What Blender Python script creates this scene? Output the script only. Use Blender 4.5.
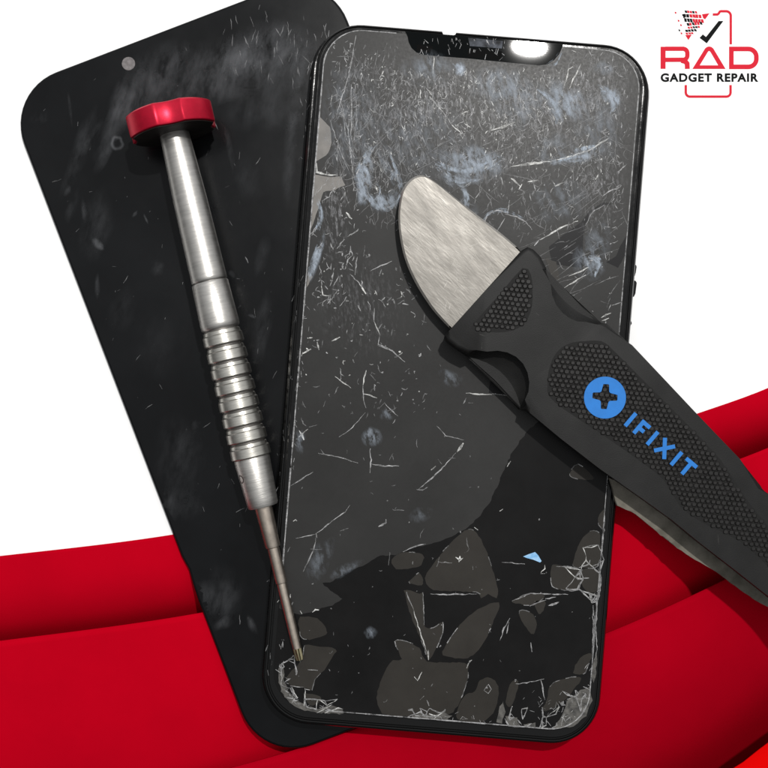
import bpy, bmesh, math, random
from mathutils import Vector, Matrix, noise as mnoise

random.seed(7)
for o in list(bpy.data.objects):
    bpy.data.objects.remove(o)

# ------------------------------------------------------------------ camera, world, lamp, exposure
PX = 0.00023                 # metres covered by one photo pixel on the backdrop
HPX = 1100.0                 # camera height in photo pixels
H = HPX * PX
scene = bpy.context.scene
cam_d = bpy.data.cameras.new('camera')
cam_d.sensor_width = 36.0
cam_d.lens = 36.0 * HPX / 768.0
cam_d.clip_start = 0.005
cam_d.clip_end = 50.0
cam = bpy.data.objects.new('camera', cam_d)
scene.collection.objects.link(cam)
cam.location = (0, 0, H)
scene.camera = cam

world = bpy.data.worlds.new('World')
scene.world = world
world.use_nodes = True
wnt = world.node_tree
bg = wnt.nodes['Background']
# room light shaped as a gradient: brightest towards the lamp, dimmed on the far side
wtc = wnt.nodes.new('ShaderNodeTexCoord')
wdot = wnt.nodes.new('ShaderNodeVectorMath')
wdot.operation = 'DOT_PRODUCT'
wdot.inputs[1].default_value = Vector((0.16, 0.58, 0.80)).normalized()
wnt.links.new(wtc.outputs['Generated'], wdot.inputs[0])
wmr = wnt.nodes.new('ShaderNodeMapRange')
wmr.interpolation_type = 'SMOOTHSTEP'
wmr.inputs['From Min'].default_value = -0.25
wmr.inputs['From Max'].default_value = 1.05
wmr.inputs['To Min'].default_value = 0.06
wmr.inputs['To Max'].default_value = 0.86
wnt.links.new(wdot.outputs['Value'], wmr.inputs['Value'])
wnt.links.new(wmr.outputs['Result'], bg.inputs['Strength'])
bg.inputs['Color'].default_value = (0.97, 0.985, 1.0, 1)

ld = bpy.data.lights.new('lamp', 'AREA')
ld.shape = 'ELLIPSE'
ld.size = 0.030
ld.size_y = 0.0135
ld.energy = 5.2
ld.color = (1.0, 0.98, 0.95)
lamp = bpy.data.objects.new('lamp', ld)
scene.collection.objects.link(lamp)
lamp.location = (0.132, 0.306, 0.76)
lz = Vector(lamp.location).normalized()
lx = Vector((1.0, -0.09, 0.0))
lx = (lx - lz * lx.dot(lz)).normalized()
ly = lz.cross(lx)
lamp.rotation_euler = Matrix((lx, ly, lz)).transposed().to_euler()

scene.view_settings.view_transform = 'Standard'
scene.view_settings.look = 'None'
scene.view_settings.gamma = 1.0
scene.view_settings.use_curve_mapping = False
scene.view_settings.exposure = 0.0
scene.render.engine = 'CYCLES'
scene.cycles.transparent_max_bounces = 48

# ------------------------------------------------------------------ helpers
MM = 0.001
col = scene.collection


def P(x, y, z=0.0):
    k = PX * (1.0 - z / H)
    return Vector(((x - 384.0) * k, (384.0 - y) * k, z))


def smooth(pts, n=4, closed=True):
    m = len(pts)
    out = []
    rng = range(m) if closed else range(m - 1)
    for i in rng:
        if closed:
            p0, p1, p2, p3 = pts[i - 1], pts[i], pts[(i + 1) % m], pts[(i + 2) % m]
        else:
            p0, p1, p2, p3 = pts[max(i - 1, 0)], pts[i], pts[i + 1], pts[min(i + 2, m - 1)]
        for j in range(n):
            t = j / n
            q = []
            for a in range(2):
                q.append(0.5 * (2 * p1[a] + (p2[a] - p0[a]) * t + (2 * p0[a] - 5 * p1[a] + 4 * p2[a] - p3[a]) * t * t
                                + (3 * p1[a] - p0[a] - 3 * p2[a] + p3[a]) * t ** 3))
            out.append(tuple(q))
    if not closed:
        out.append(tuple(pts[-1]))
    return out


def rough_edge(pts, amp=0.6, step=2.5, seed=0, closed=True):
    """resample a closed outline and jitter it so that a break looks broken"""
    rnd = random.Random(seed)
    out = []
    m = len(pts)
    for i in range(m if closed else m - 1):
        a, b = pts[i], pts[(i + 1) % m]
        L = math.hypot(b[0] - a[0], b[1] - a[1])
        k = max(1, int(L / step))
        for j in range(k):
            t = j / k
            out.append((a[0] + (b[0] - a[0]) * t + rnd.uniform(-amp, amp), a[1] + (b[1] - a[1]) * t + rnd.uniform(-amp, amp)))
    return out


def shrink_px(pts, k):
    cx = sum(p[0] for p in pts) / len(pts)
    cy = sum(p[1] for p in pts) / len(pts)
    out = []
    for x, y in pts:
        d = math.hypot(x - cx, y - cy)
        out.append((x + (cx - x) * k / d, y + (cy - y) * k / d))
    return out


def inside(p, poly):
    x, y = p
    c = False
    j = len(poly) - 1
    for i in range(len(poly)):
        xi, yi = poly[i]
        xj, yj = poly[j]
        if (yi > y) != (yj > y) and x < (xj - xi) * (y - yi) / (yj - yi) + xi:
            c = not c
        j = i
    return c


def empty(name, loc, label, cat, group=None):
    o = bpy.data.objects.new(name, None)
    o.empty_display_size = 0.01
    o.location = loc
    o['label'] = label
    o['category'] = cat
    if group:
        o['group'] = group
    col.objects.link(o)
    return o


def link(name, bm, mat, parent=None, smooth_shade=False, kind=None, label=None, base=None):
    """link a bmesh that is written in world coordinates as one mesh object"""
    me = bpy.data.meshes.new(name)
    bmesh.ops.recalc_face_normals(bm, faces=bm.faces)
    origin = Vector((0, 0, 0))
    if parent is not None:
        q = parent
        while q is not None:
            origin += q.location
            q = q.parent
    if base is not None:
        origin = Vector(base)
    bmesh.ops.translate(bm, verts=bm.verts, vec=-origin)
    bm.to_mesh(me)
    bm.free()
    if smooth_shade:
        for p in me.polygons:
            p.use_smooth = True
    if mat is not None:
        me.materials.append(mat)
    o = bpy.data.objects.new(name, me)
    col.objects.link(o)
    if parent is not None:
        o.parent = parent
    elif base is not None:
        o.location = base
    if kind:
        o['kind'] = kind
    if label:
        o['label'] = label
    return o


def add_prism(bm, xy, z0, z1):
    """xy: world-plane points; extruded between z0 and z1"""
    bot = [bm.verts.new((p[0], p[1], z0)) for p in xy]
    top = [bm.verts.new((p[0], p[1], z1)) for p in xy]
    n = len(xy)
    f = bm.faces.new(top)
    bm.faces.new(list(reversed(bot)))
    for i in range(n):
        bm.faces.new((bot[i], bot[(i + 1) % n], top[(i + 1) % n], top[i]))
    return f


def prism_px(pts, z0, z1, zref=None, bevel=0.0, seg=2):
    bm = bmesh.new()
    zr = z1 if zref is None else zref
    xy = [P(x, y, zr) for x, y in pts]
    f = add_prism(bm, xy, z0, z1)
    if bevel > 0:
        bmesh.ops.bevel(bm, geom=list(f.edges), offset=bevel, segments=seg, affect='EDGES', profile=0.5)
    bmesh.ops.triangulate(bm, faces=[f for f in bm.faces if len(f.verts) > 4])
    return bm


def add_ribbon(bm, pts, width, z, taper=True, jit=0.0, rnd=random):
    """thin flat sliver along a pixel polyline (width in px)"""
    if jit:
        q = []
        for i in range(len(pts) - 1):
            a, b = pts[i], pts[i + 1]
            L = math.hypot(b[0] - a[0], b[1] - a[1])
            k = max(1, int(L / 3.0))
            for j in range(k):
                t = j / k
                q.append((a[0] + (b[0] - a[0]) * t + rnd.uniform(-jit, jit), a[1] + (b[1] - a[1]) * t + rnd.uniform(-jit, jit)))
        q.append(pts[-1])
        pts = q
    n = len(pts)
    prev = None
    for i in range(n):
        a = pts[max(i - 1, 0)]
        b = pts[min(i + 1, n - 1)]
        dx, dy = b[0] - a[0], b[1] - a[1]
        L = math.hypot(dx, dy) or 1.0
        nx, ny = -dy / L, dx / L
        w = width * 0.5
        if taper:
            t = i / max(1, n - 1)
            w *= 0.25 + 0.75 * math.sin(math.pi * min(max(t, 0.04), 0.96))
        if jit:
            w *= rnd.uniform(0.5, 1.3)
        x, y = pts[i]
        v0 = bm.verts.new(P(x + nx * w, y + ny * w, z))
        v1 = bm.verts.new(P(x - nx * w, y - ny * w, z))
        if prev:
            bm.faces.new((prev[0], v0, v1, prev[1]))
        prev = (v0, v1)


def add_stroke(bm, pts, width, z, closed=False):
    """constant-width mitred stroke, for print"""
    n = len(pts)
    ring = []
    for i in range(n):
        if closed:
            a, b, c = pts[i - 1], pts[i], pts[(i + 1) % n]
        else:
            a, b, c = pts[max(i - 1, 0)], pts[i], pts[min(i + 1, n - 1)]
        d1 = Vector((b[0] - a[0], b[1] - a[1]))
        d2 = Vector((c[0] - b[0], c[1] - b[1]))
        if d1.length == 0:
            d1 = d2
        if d2.length == 0:
            d2 = d1
        d1.normalize()
        d2.normalize()
        t = (d1 + d2).normalized()
        nn = Vector((-t.y, t.x))
        k = 1.0 / max(0.5, nn.dot(Vector((-d1.y, d1.x))))
        w = width * 0.5 * k
        ring.append((bm.verts.new(P(b[0] + nn.x * w, b[1] + nn.y * w, z)), bm.verts.new(P(b[0] - nn.x * w, b[1] - nn.y * w, z))))
    for i in range(n if closed else n - 1):
        p, q = ring[i], ring[(i + 1) % n]
        bm.faces.new((p[0], q[0], q[1], p[1]))


def arc(cx, cy, r, a0, a1, n=8):
    return [(cx + r * math.cos(math.radians(a0 + (a1 - a0) * i / n)), cy + r * math.sin(math.radians(a0 + (a1 - a0) * i / n))) for i in range(n + 1)]


# ------------------------------------------------------------------ materials
def mat(name, color, rough=0.5, metal=0.0, spec=0.5, var=0.0, vscale=400.0, rvar=0.0, rscale=300.0, bump=0.0, bscale=2000.0,
        stretch=None, color2=None, coat=0.0, detail=5.0):
    m = bpy.data.materials.new(name)
    m.use_nodes = True
    nt = m.node_tree
    b = nt.nodes['Principled BSDF']
    b.inputs['Base Color'].default_value = (*color, 1)
    b.inputs['Roughness'].default_value = rough
    b.inputs['Metallic'].default_value = metal
    b.inputs['Specular IOR Level'].default_value = spec
    if coat:
        b.inputs['Coat Weight'].default_value = coat
        b.inputs['Coat Roughness'].default_value = 0.05
    tc = nt.nodes.new('ShaderNodeTexCoord')
    src = tc.outputs['Object']
    if stretch:
        mp = nt.nodes.new('ShaderNodeMapping')
        mp.vector_type = 'TEXTURE'
        mp.inputs['Scale'].default_value = tuple(1.0 / q for q in stretch[0:3])
        if len(stretch) > 3:
            mp.inputs['Rotation'].default_value = (0, 0, stretch[3])
        nt.links.new(src, mp.inputs['Vector'])
        src = mp.outputs['Vector']

    def nz(scale, det=detail):
        n = nt.nodes.new('ShaderNodeTexNoise')
        n.inputs['Scale'].default_value = scale
        n.inputs['Detail'].default_value = det
        n.inputs['Roughness'].default_value = 0.62
        nt.links.new(src, n.inputs['Vector'])
        return n.outputs['Fac']
    if var or color2:
        c2 = color2 or tuple(min(1, c * (1 + var)) for c in color)
        c1 = color if color2 else tuple(c * (1 - var) for c in color)
        r = nt.nodes.new('ShaderNodeValToRGB')
        r.color_ramp.elements[0].position = 0.34
        r.color_ramp.elements[1].position = 0.68
        r.color_ramp.elements[0].color = (*c1, 1)
        r.color_ramp.elements[1].color = (*c2, 1)
        nt.links.new(nz(vscale), r.inputs['Fac'])
        nt.links.new(r.outputs['Color'], b.inputs['Base Color'])
    if rvar:
        mr = nt.nodes.new('ShaderNodeMapRange')
        mr.inputs['From Min'].default_value = 0.3
        mr.inputs['From Max'].default_value = 0.7
        mr.inputs['To Min'].default_value = max(0.02, rough - rvar)
        mr.inputs['To Max'].default_value = min(1, rough + rvar)
        nt.links.new(nz(rscale), mr.inputs['Value'])
        nt.links.new(mr.outputs['Result'], b.inputs['Roughness'])
    if bump:
        bp = nt.nodes.new('ShaderNodeBump')
        bp.inputs['Strength'].default_value = bump
        bp.inputs['Distance'].default_value = 0.0001
        nt.links.new(nz(bscale, 3.0), bp.inputs['Height'])
        nt.links.new(bp.outputs['Normal'], b.inputs['Normal'])
    return m


def film(name, color, rough=0.5, strength=1.0, nscale=1500.0, lo=0.4, hi=0.62, attr=None, stretch=None):
    """patchy film for dirt, scratches and painted glare: shows where the noise (times the sheet's own fade) is high, clear elsewhere"""
    m = bpy.data.materials.new(name)
    m.use_nodes = True
    nt = m.node_tree
    b = nt.nodes['Principled BSDF']
    b.inputs['Base Color'].default_value = (*color, 1)
    b.inputs['Roughness'].default_value = rough
    b.inputs['Specular IOR Level'].default_value = 0.2
    tc = nt.nodes.new('ShaderNodeTexCoord')
    src = tc.outputs['Object']
    if stretch:
        mp = nt.nodes.new('ShaderNodeMapping')
        mp.vector_type = 'TEXTURE'
        mp.inputs['Scale'].default_value = tuple(1.0 / q for q in stretch[0:3])
        if len(stretch) > 3:
            mp.inputs['Rotation'].default_value = (0, 0, stretch[3])
        nt.links.new(src, mp.inputs['Vector'])
        src = mp.outputs['Vector']
    n = nt.nodes.new('ShaderNodeTexNoise')
    n.inputs['Scale'].default_value = nscale
    n.inputs['Detail'].default_value = 6
    n.inputs['Roughness'].default_value = 0.65
    nt.links.new(src, n.inputs['Vector'])
    mr = nt.nodes.new('ShaderNodeMapRange')
    mr.inputs['From Min'].default_value = lo
    mr.inputs['From Max'].default_value = hi
    mr.inputs['To Max'].default_value = strength
    nt.links.new(n.outputs['Fac'], mr.inputs['Value'])
    out = mr.outputs['Result']
    if attr:
        at = nt.nodes.new('ShaderNodeAttribute')
        at.attribute_name = attr
        mu = nt.nodes.new('ShaderNodeMath')
        mu.operation = 'MULTIPLY'
        nt.links.new(out, mu.inputs[0])
        nt.links.new(at.outputs['Fac'], mu.inputs[1])
        out = mu.outputs[0]
    nt.links.new(out, b.inputs['Alpha'])
    return m


M = {}
M['white'] = mat('white_card', (0.9, 0.9, 0.9), rough=0.8, spec=0.2)
M['red'] = mat('red_card', (0.44, 0.0008, 0.010), rough=0.62, spec=0.0, var=0.04, vscale=60)
M['red_deep'] = mat('deep_red_card', (0.36, 0.0006, 0.009), rough=0.62, spec=0.0, var=0.04, vscale=60)
M['red_bright'] = mat('bright_red_card', (0.66, 0.002, 0.002), rough=0.6, spec=0.0)
M['print_red'] = mat('red_print', (0.60, 0.020, 0.038), rough=0.8, spec=0.1)
M['print_black'] = mat('black_print', (0.006, 0.007, 0.007), rough=0.8, spec=0.1)
M['rear_glass'] = mat('black_panel_glass', (0.0016, 0.0018, 0.0022), rough=0.25, spec=0.15, rvar=0.06, rscale=40, color2=(0.0050, 0.0055, 0.0063), vscale=30)
M['rear_edge'] = mat('black_panel_edge', (0.008, 0.008, 0.008), rough=0.4, spec=0.3)
M['dot'] = mat('grey_sensor', (0.17, 0.16, 0.16), rough=0.7, spec=0.1, var=0.25, vscale=1500)
M['frame'] = mat('black_phone_frame', (0.004, 0.004, 0.004), rough=0.14, spec=0.22, rvar=0.06, rscale=300, bump=0.12, bscale=900)
M['bezel'] = mat('black_bezel', (0.004, 0.0048, 0.005), rough=0.03, spec=0.03)
M['panel'] = mat('black_display', (0.0055, 0.0053, 0.0053), rough=0.30, spec=0.12, var=0.3, vscale=80)
M['glass'] = mat('lifted_glass', (0.0235, 0.0232, 0.0226), rough=0.36, spec=0.12, color2=(0.0315, 0.0312, 0.0305), vscale=45, rvar=0.05, rscale=1500, bump=0.05, bscale=1600)
M['shard'] = mat('lifted_glass_brown', (0.022, 0.0198, 0.0170), rough=0.42, spec=0.16, color2=(0.029, 0.0262, 0.0225), vscale=120)
M['shard_pale'] = mat('lifted_glass_pale', (0.09, 0.083, 0.075), rough=0.45, spec=0.5, color2=(0.14, 0.128, 0.115), vscale=300)
M['shard_dark'] = mat('lifted_glass_dark', (0.008, 0.008, 0.009), rough=0.35, spec=0.10)
M['crush'] = mat('crushed_glass', (0.025, 0.024, 0.022), rough=0.5, spec=0.5, color2=(0.11, 0.105, 0.095), vscale=700, bump=0.9, bscale=900)
M['crack_hi'] = film('crack_bright', (0.66, 0.66, 0.64), nscale=900, lo=0.30, hi=0.62, strength=0.92)
M['crack_glint_mid'] = film('crack_glint_grey', (0.50, 0.50, 0.505), nscale=900, lo=0.3, hi=0.65, strength=0.8)
M['crack_glint_lo'] = film('crack_glint_faint', (0.33, 0.33, 0.335), nscale=700, lo=0.3, hi=0.7, strength=0.65)
M['smudge_glare'] = film('grease_and_glare_blue', (0.46, 0.52, 0.60), nscale=650, lo=0.42, hi=0.70, strength=0.9, attr='fade', stretch=(1.0, 0.45, 1.0, 0.3))  # grease smudges plus bluish reflections painted into the film
M['grease_glare'] = film('grease_and_glare_grey', (0.30, 0.31, 0.33), nscale=300, lo=0.36, hi=0.85, strength=0.27, attr='fade', stretch=(1.0, 0.4, 1.0, -0.25))  # grease smears and painted glare share this film
M['haze'] = film('fine_scratch_haze', (0.50, 0.50, 0.52), nscale=1900, lo=0.50, hi=0.74, strength=0.8, attr='fade', stretch=(1.0, 0.30, 1.0, 0.12))
M['streak'] = film('grease_and_glare_streak', (0.50, 0.57, 0.66), nscale=1000, lo=0.40, hi=0.80, strength=0.62, stretch=(1.0, 0.5, 1.0, 0.2))  # smears and milky reflections painted as pale streaks
M['notch_bit'] = mat('earpiece_part', (0.012, 0.013, 0.015), rough=0.5, spec=0.08, color2=(0.09, 0.10, 0.12), vscale=500)
M['mesh_dark'] = mat('earpiece_slot', (0.003, 0.003, 0.003), rough=0.6, spec=0.03)
M['blue_chip'] = mat('blue_paint_chip', (0.10, 0.33, 0.62), rough=0.6, color2=(0.35, 0.55, 0.75), vscale=700)
M['steel'] = mat('brushed_steel', (0.50, 0.485, 0.46), rough=0.40, metal=1.0, var=0.09, vscale=2600, rvar=0.05, rscale=2600, bump=0.28, bscale=5200, stretch=(0.10, 1.0, 0.10, 0.232))
M['steel_ring'] = mat('turned_steel', (0.50, 0.485, 0.445), rough=0.33, metal=1.0, var=0.12, vscale=2200, bump=0.25, bscale=4500, stretch=(0.14, 1.0, 0.14, 0.232))
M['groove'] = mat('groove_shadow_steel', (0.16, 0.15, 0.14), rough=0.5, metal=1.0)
M['bronze'] = mat('tinted_steel', (0.46, 0.40, 0.34), rough=0.33, metal=1.0, var=0.15, vscale=600)
M['tip'] = mat('straw_steel', (0.36, 0.32, 0.20), rough=0.35, metal=1.0, var=0.25, vscale=900)
M['cap'] = mat('red_anodised', (0.50, 0.004, 0.028), rough=0.36, metal=0.6, var=0.08, vscale=900, bump=0.1, bscale=3000)
M['blade'] = mat('worn_blade_steel', (0.128, 0.121, 0.110), rough=0.42, metal=0.85, color2=(0.178, 0.169, 0.155), vscale=1500, rvar=0.10, rscale=400, bump=0.22, bscale=2400, stretch=(1.0, 0.2, 1.0, 0.80), detail=8)
M['cap_shade'] = mat('cap_shade_black', (0.010, 0.008, 0.007), rough=0.5, spec=0.2, var=0.3, vscale=300)  # shade of the cap's lower face put into a near-black colour
M['blade_scratch'] = film('blade_scratch', (0.75, 0.72, 0.66), nscale=900, lo=0.3, hi=0.6, strength=0.55)
M['rubber_scuff'] = film('rubber_scuff', (0.11, 0.108, 0.10), nscale=700, lo=0.35, hi=0.65, strength=0.6)
M['blade_edge'] = mat('ground_edge_steel', (0.42, 0.40, 0.37), rough=0.4, metal=0.9, var=0.1, vscale=900)
M['rubber'] = mat('black_rubber', (0.0075, 0.0074, 0.0072), rough=0.54, spec=0.22, var=0.35, vscale=120, bump=0.25, bscale=4000)
M['rubber_dark'] = mat('black_grip_rubber', (0.006, 0.0058, 0.0056), rough=0.7, spec=0.25)
M['rubber_bump'] = mat('grip_bump_rubber', (0.0098, 0.0092, 0.0088), rough=0.5, spec=0.26, var=0.25, vscale=500)
M['taupe'] = mat('taupe_tabletop', (0.10, 0.093, 0.076), rough=0.8, spec=0.2, color2=(0.19, 0.175, 0.147), vscale=240)
M['blue'] = mat('blue_print', (0.014, 0.165, 0.52), rough=0.6, spec=0.3, var=0.07, vscale=400)

# ------------------------------------------------------------------ setting: white backdrop and the red cards
Z_RED = 0.12 * MM
CUR_A = [(-420, 600), (-200, 577), (0, 556), (170, 535), (450, 485), (620, 439), (696, 414), (768, 388), (1000, 285), (1200, 180)]
CUR_B = [(-420, 690), (-200, 664), (0, 641), (200, 613), (450, 561), (740, 459), (768, 448), (1000, 352), (1200, 255)]
CUR_C = [(-420, 905), (-200, 868), (0, 826), (250, 763), (345, 733), (610, 632), (725, 580), (768, 556), (1000, 428), (1200, 318)]
CUR_D = [(-420, 1290), (-200, 1180), (0, 1080), (300, 960), (560, 862), (735, 768), (768, 743), (1000, 580), (1200, 440)]
CUR_E = [(-420, 1500), (1200, 1500)]


def curve_y(c, x):
    for i in range(len(c) - 1):
        if c[i][0] <= x <= c[i + 1][0]:
            break
    p1, p2 = c[i], c[i + 1]
    p0 = c[i - 1] if i else (2 * p1[0] - p2[0], 2 * p1[1] - p2[1])
    p3 = c[i + 2] if i + 2 < len(c) else (2 * p2[0] - p1[0], 2 * p2[1] - p1[1])
    h = p2[0] - p1[0]
    m1 = (p2[1] - p0[1]) / (p2[0] - p0[0])
    m2 = (p3[1] - p1[1]) / (p3[0] - p1[0])
    t = (x - p1[0]) / h
    return ((2 * t ** 3 - 3 * t * t + 1) * p1[1] + (t ** 3 - 2 * t * t + t) * h * m1
            + (-2 * t ** 3 + 3 * t * t) * p2[1] + (t ** 3 - t * t) * h * m2)


NX = 110
XS = [-420 + 1620 * i / NX for i in range(NX + 1)]

bm = bmesh.new()
up = [bm.verts.new(P(x, -420)) for x in XS]
dn = [bm.verts.new(P(x, curve_y(CUR_A, x) + 9)) for x in XS]
up2 = [bm.verts.new(P(x, -420) - Vector((0, 0, 0.002))) for x in XS]
dn2 = [bm.verts.new(P(x, curve_y(CUR_A, x) + 9) - Vector((0, 0, 0.0001))) for x in XS]
for i in range(NX):
    bm.faces.new((up[i], dn[i], dn[i + 1], up[i + 1]))
    bm.faces.new((up2[i], up2[i + 1], dn2[i + 1], dn2[i]))
    bm.faces.new((dn[i], dn2[i], dn2[i + 1], dn[i + 1]))
backdrop = link('backdrop', bm, M['white'], kind='structure', label='plain white backdrop sheet above the red cards')


def card(top, bot, depth, power, material, label, under=60):
    """curved card: crest along its upper edge, falling away under the next card's edge"""
    bm = bmesh.new()
    NW = 26
    rows = []
    for i, x in enumerate(XS):
        y0, y1 = curve_y(top, x), curve_y(bot, x)
        d = depth(x)
        pw = power(x) if callable(power) else power
        line = []
        for j in range(NW + 1):
            w = j / NW
            z = Z_RED - d * w ** pw
            line.append((x, y0 + (y1 - y0) * w, z))
        sl = pw * d / max(20.0, y1 - y0)
        for q in (0.12, 0.3, 0.6, 1.0):
            line.append((x, y1 + under * q, Z_RED - d - sl * under * q * 0.8))
        rows.append(line)
    T = 0.00035
    grid = [[bm.verts.new(P(x, y, z)) for x, y, z in r] for r in rows]
    grid2 = [[bm.verts.new(P(x, y, z) - Vector((0, 0, T))) for x, y, z in r] for r in rows]
    m = len(rows[0])
    for i in range(NX):
        for j in range(m - 1):
            bm.faces.new((grid[i][j], grid[i][j + 1], grid[i + 1][j + 1], grid[i + 1][j]))
            bm.faces.new((grid2[i][j], grid2[i + 1][j], grid2[i + 1][j + 1], grid2[i][j + 1]))
        bm.faces.new((grid[i][0], grid[i + 1][0], grid2[i + 1][0], grid2[i][0]))
        bm.faces.new((grid[i][-1], grid2[i][-1], grid2[i + 1][-1], grid[i + 1][-1]))
    for k in (0, NX):
        for j in range(m - 1):
            bm.faces.new((grid[k][j], grid[k][j + 1], grid2[k][j + 1], grid2[k][j]))
    o = link('red_card', bm, material, smooth_shade=True, label=label)
    o['category'] = 'card'
    o['group'] = 'curved red cards of the backdrop'
    return o


def lerp(a, b, x, x0=0.0, x1=768.0):
    t = min(1, max(0, (x - x0) / (x1 - x0)))
    return a + (b - a) * t


card(CUR_A, CUR_B, lambda x: lerp(0.0085, 0.0115, x, 300, 760), lambda x: lerp(3.6, 2.7, x, 300, 760), M['red'], 'narrow curved red card directly bordering the white backdrop', under=34)
card(CUR_B, CUR_C, lambda x: lerp(0.0045, 0.0080, x, 200, 700), 3.6, M['red'], 'broad red card between the narrow red strip and the darkening red card', under=60)
card(CUR_C, CUR_D, lambda x: lerp(0.014, 0.031, x, 300, 768), 2.6, M['red_deep'], 'red card darkening towards the small bright red corner piece', under=90)
card(CUR_D, CUR_E, lambda x: 0.01, 3.0, M['red_bright'], 'brightest red card showing only as a small corner wedge')

# ---- printed logo on the backdrop
ZL = 0.05 * MM


def filled(bm, pts, z=ZL):
    f = bm.faces.new([bm.verts.new(P(x, y, z)) for x, y in pts])
    bmesh.ops.triangulate(bm, faces=[f])


bm = bmesh.new()      # R
add_stroke(bm, [(663.1, 68.8), (663.1, 46.7)], 5.0, ZL)
add_stroke(bm, [(665.4, 48.7), (683.5, 48.7)] + arc(683.2, 53.0, 4.2, -80, 0, 6) + [(687.4, 55.4)] + arc(683.2, 55.5, 4.2, 10, 85, 6) + [(665.4, 59.8)], 4.3, ZL + 0.01 * MM)
add_stroke(bm, [(681.5, 60.4), (685.6, 61.6), (687.2, 63.6), (687.4, 68.8)], 4.8, ZL + 0.02 * MM)
link('letter', bm, M['print_red'], backdrop)
bm = bmesh.new()      # A
outer = [(692.4, 68.9), (705.1, 48.4), (707.0, 46.9), (709.2, 46.4), (711.4, 46.9), (713.3, 48.4), (725.6, 68.9)]
inner = [(699.8, 65.3), (707.7, 52.2), (708.5, 51.2), (709.2, 50.9), (709.9, 51.2), (710.7, 52.2), (718.3, 65.3)]
vo = [bm.verts.new(P(x, y, ZL)) for x, y in outer]
vi = [bm.verts.new(P(x, y, ZL)) for x, y in inner]
for i in range(len(vo)):
    j = (i + 1) % len(vo)
    bm.faces.new((vo[i], vo[j], vi[j], vi[i]))
link('letter', bm, M['print_red'], backdrop)
bm = bmesh.new()      # D
add_stroke(bm, [(731.4, 48.9)] + [(748, 48.9)] + arc(748.5, 56.8, 7.9, -80, 0, 8) + [(756.4, 58.7)] + arc(748.5, 58.9, 7.9, 10, 85, 8) + [(748, 66.8), (731.4, 66.8)], 4.6, ZL, closed=True)
link('letter', bm, M['print_red'], backdrop)
bm = bmesh.new()
add_stroke(bm, [(712.8, 14.5), (717.6, 14.4), (718.8, 13.4), (719.8, 11.6), (721, 11.2), (726, 11.2)] + arc(726.2, 15.8, 4.6, -80, 0, 8) + [(730.8, 30), (730.8, 44.3)], 2.4, ZL)
link('phone_outline_top', bm, M['print_red'], backdrop)
bm = bmesh.new()
add_stroke(bm, [(685.8, 85), (685.8, 92.5)] + arc(690, 92.4, 4.2, 175, 95, 7) + [(708, 96.6)] + arc(726.4, 92.4, 4.2, 85, 5, 7) + [(730.6, 85)], 2.4, ZL)
link('phone_outline_base', bm, M['print_red'], backdrop)
bm = bmesh.new()
filled(bm, [(699.6, 37.8), (702.9, 34.3), (706.0, 36.9), (718.6, 21.0), (723.4, 21.0), (706.8, 43.3)])
link('tick', bm, M['print_black'], backdrop)
bmr, bmk = bmesh.new(), bmesh.new()
rl = random.Random(3)
ROWS = [(10.2, 684.5, 697.0, 3.0), (13.6, 683.0, 701.5, 4.0), (18.0, 684.0, 703.5, 4.2), (22.6, 686.5, 702.0, 3.4), (26.4, 687.5, 700.0, 2.6), (29.4, 685.0, 696.5, 2.8), (32.4, 685.5, 693.5, 2.4)]
PAT = ['krrkr', 'kkrrrr', 'kkkrrrr', 'krkrrk', 'rrkkr', 'kkkk', 'rrr']
for (yy, xa_, xb_, hh), pat in zip(ROWS, PAT):
    n_ = len(pat)
    for c, ch in enumerate(pat):
        w_ = (xb_ - xa_) / n_
        x, y = xa_ + w_ * c, yy + 0.25 * c * (0.6 if yy < 20 else -0.8)
        g = rl.uniform(0.3, 0.5)
        sk = rl.uniform(0.5, 1.0)
        filled(bmk if ch == 'k' else bmr, [(x, y + rl.uniform(0, 0.5)), (x + w_ - g, y + 0.3), (x + w_ - g + sk, y + hh - 0.25), (x + sk, y + hh - 0.3 - rl.uniform(0, 0.3))])
filled(bmr, [(702, 14.2), (709.6, 13.2), (705.2, 19.3), (703.2, 18)])
filled(bmr, [(685.3, 35), (691.8, 34.7), (688.4, 40)])
for x, y, k in ((675.6, 12.6, 0), (678.6, 20.6, 0), (681, 25, 0), (679.4, 30.2, 1), (681.5, 33.2, 0), (684, 17, 1), (683, 15, 1)):
    filled(bmk if k else bmr, [(x - 0.9, y - 1.0), (x + 0.9, y - 0.4), (x + 0.7, y + 1.1), (x - 0.6, y + 0.9)])
link('shatter_mosaic_red', bmr, M['print_red'], backdrop)
link('shatter_mosaic_black', bmk, M['print_black'], backdrop)


def text_mesh(body, x0, x1, ytop, ybot, offset, spacing=1.0):
    cu = bpy.data.curves.new('lettering', 'FONT')
    cu.body = body
    cu.offset = offset
    cu.space_character = spacing
    tmp = bpy.data.objects.new('lettering', cu)
    col.objects.link(tmp)
    dg = bpy.context.evaluated_depsgraph_get()
    me = bpy.data.meshes.new_from_object(tmp.evaluated_get(dg))
    bpy.data.objects.remove(tmp)
    bm = bmesh.new()
    bm.from_mesh(me)
    bpy.data.meshes.remove(me)
    xs = [v.co.x for v in bm.verts]
    ys = [v.co.y for v in bm.verts]
    for v in bm.verts:
        u = (v.co.x - min(xs)) / (max(xs) - min(xs))
        w = (v.co.y - min(ys)) / (max(ys) - min(ys))
        v.co = P(x0 + (x1 - x0) * u, ybot + (ytop - ybot) * w, ZL)
    return bm


link('lettering', text_mesh('GADGET REPAIR', 660.7, 758.4, 73.2, 81.9, 0.042, 1.14), M['print_black'], backdrop)

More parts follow.
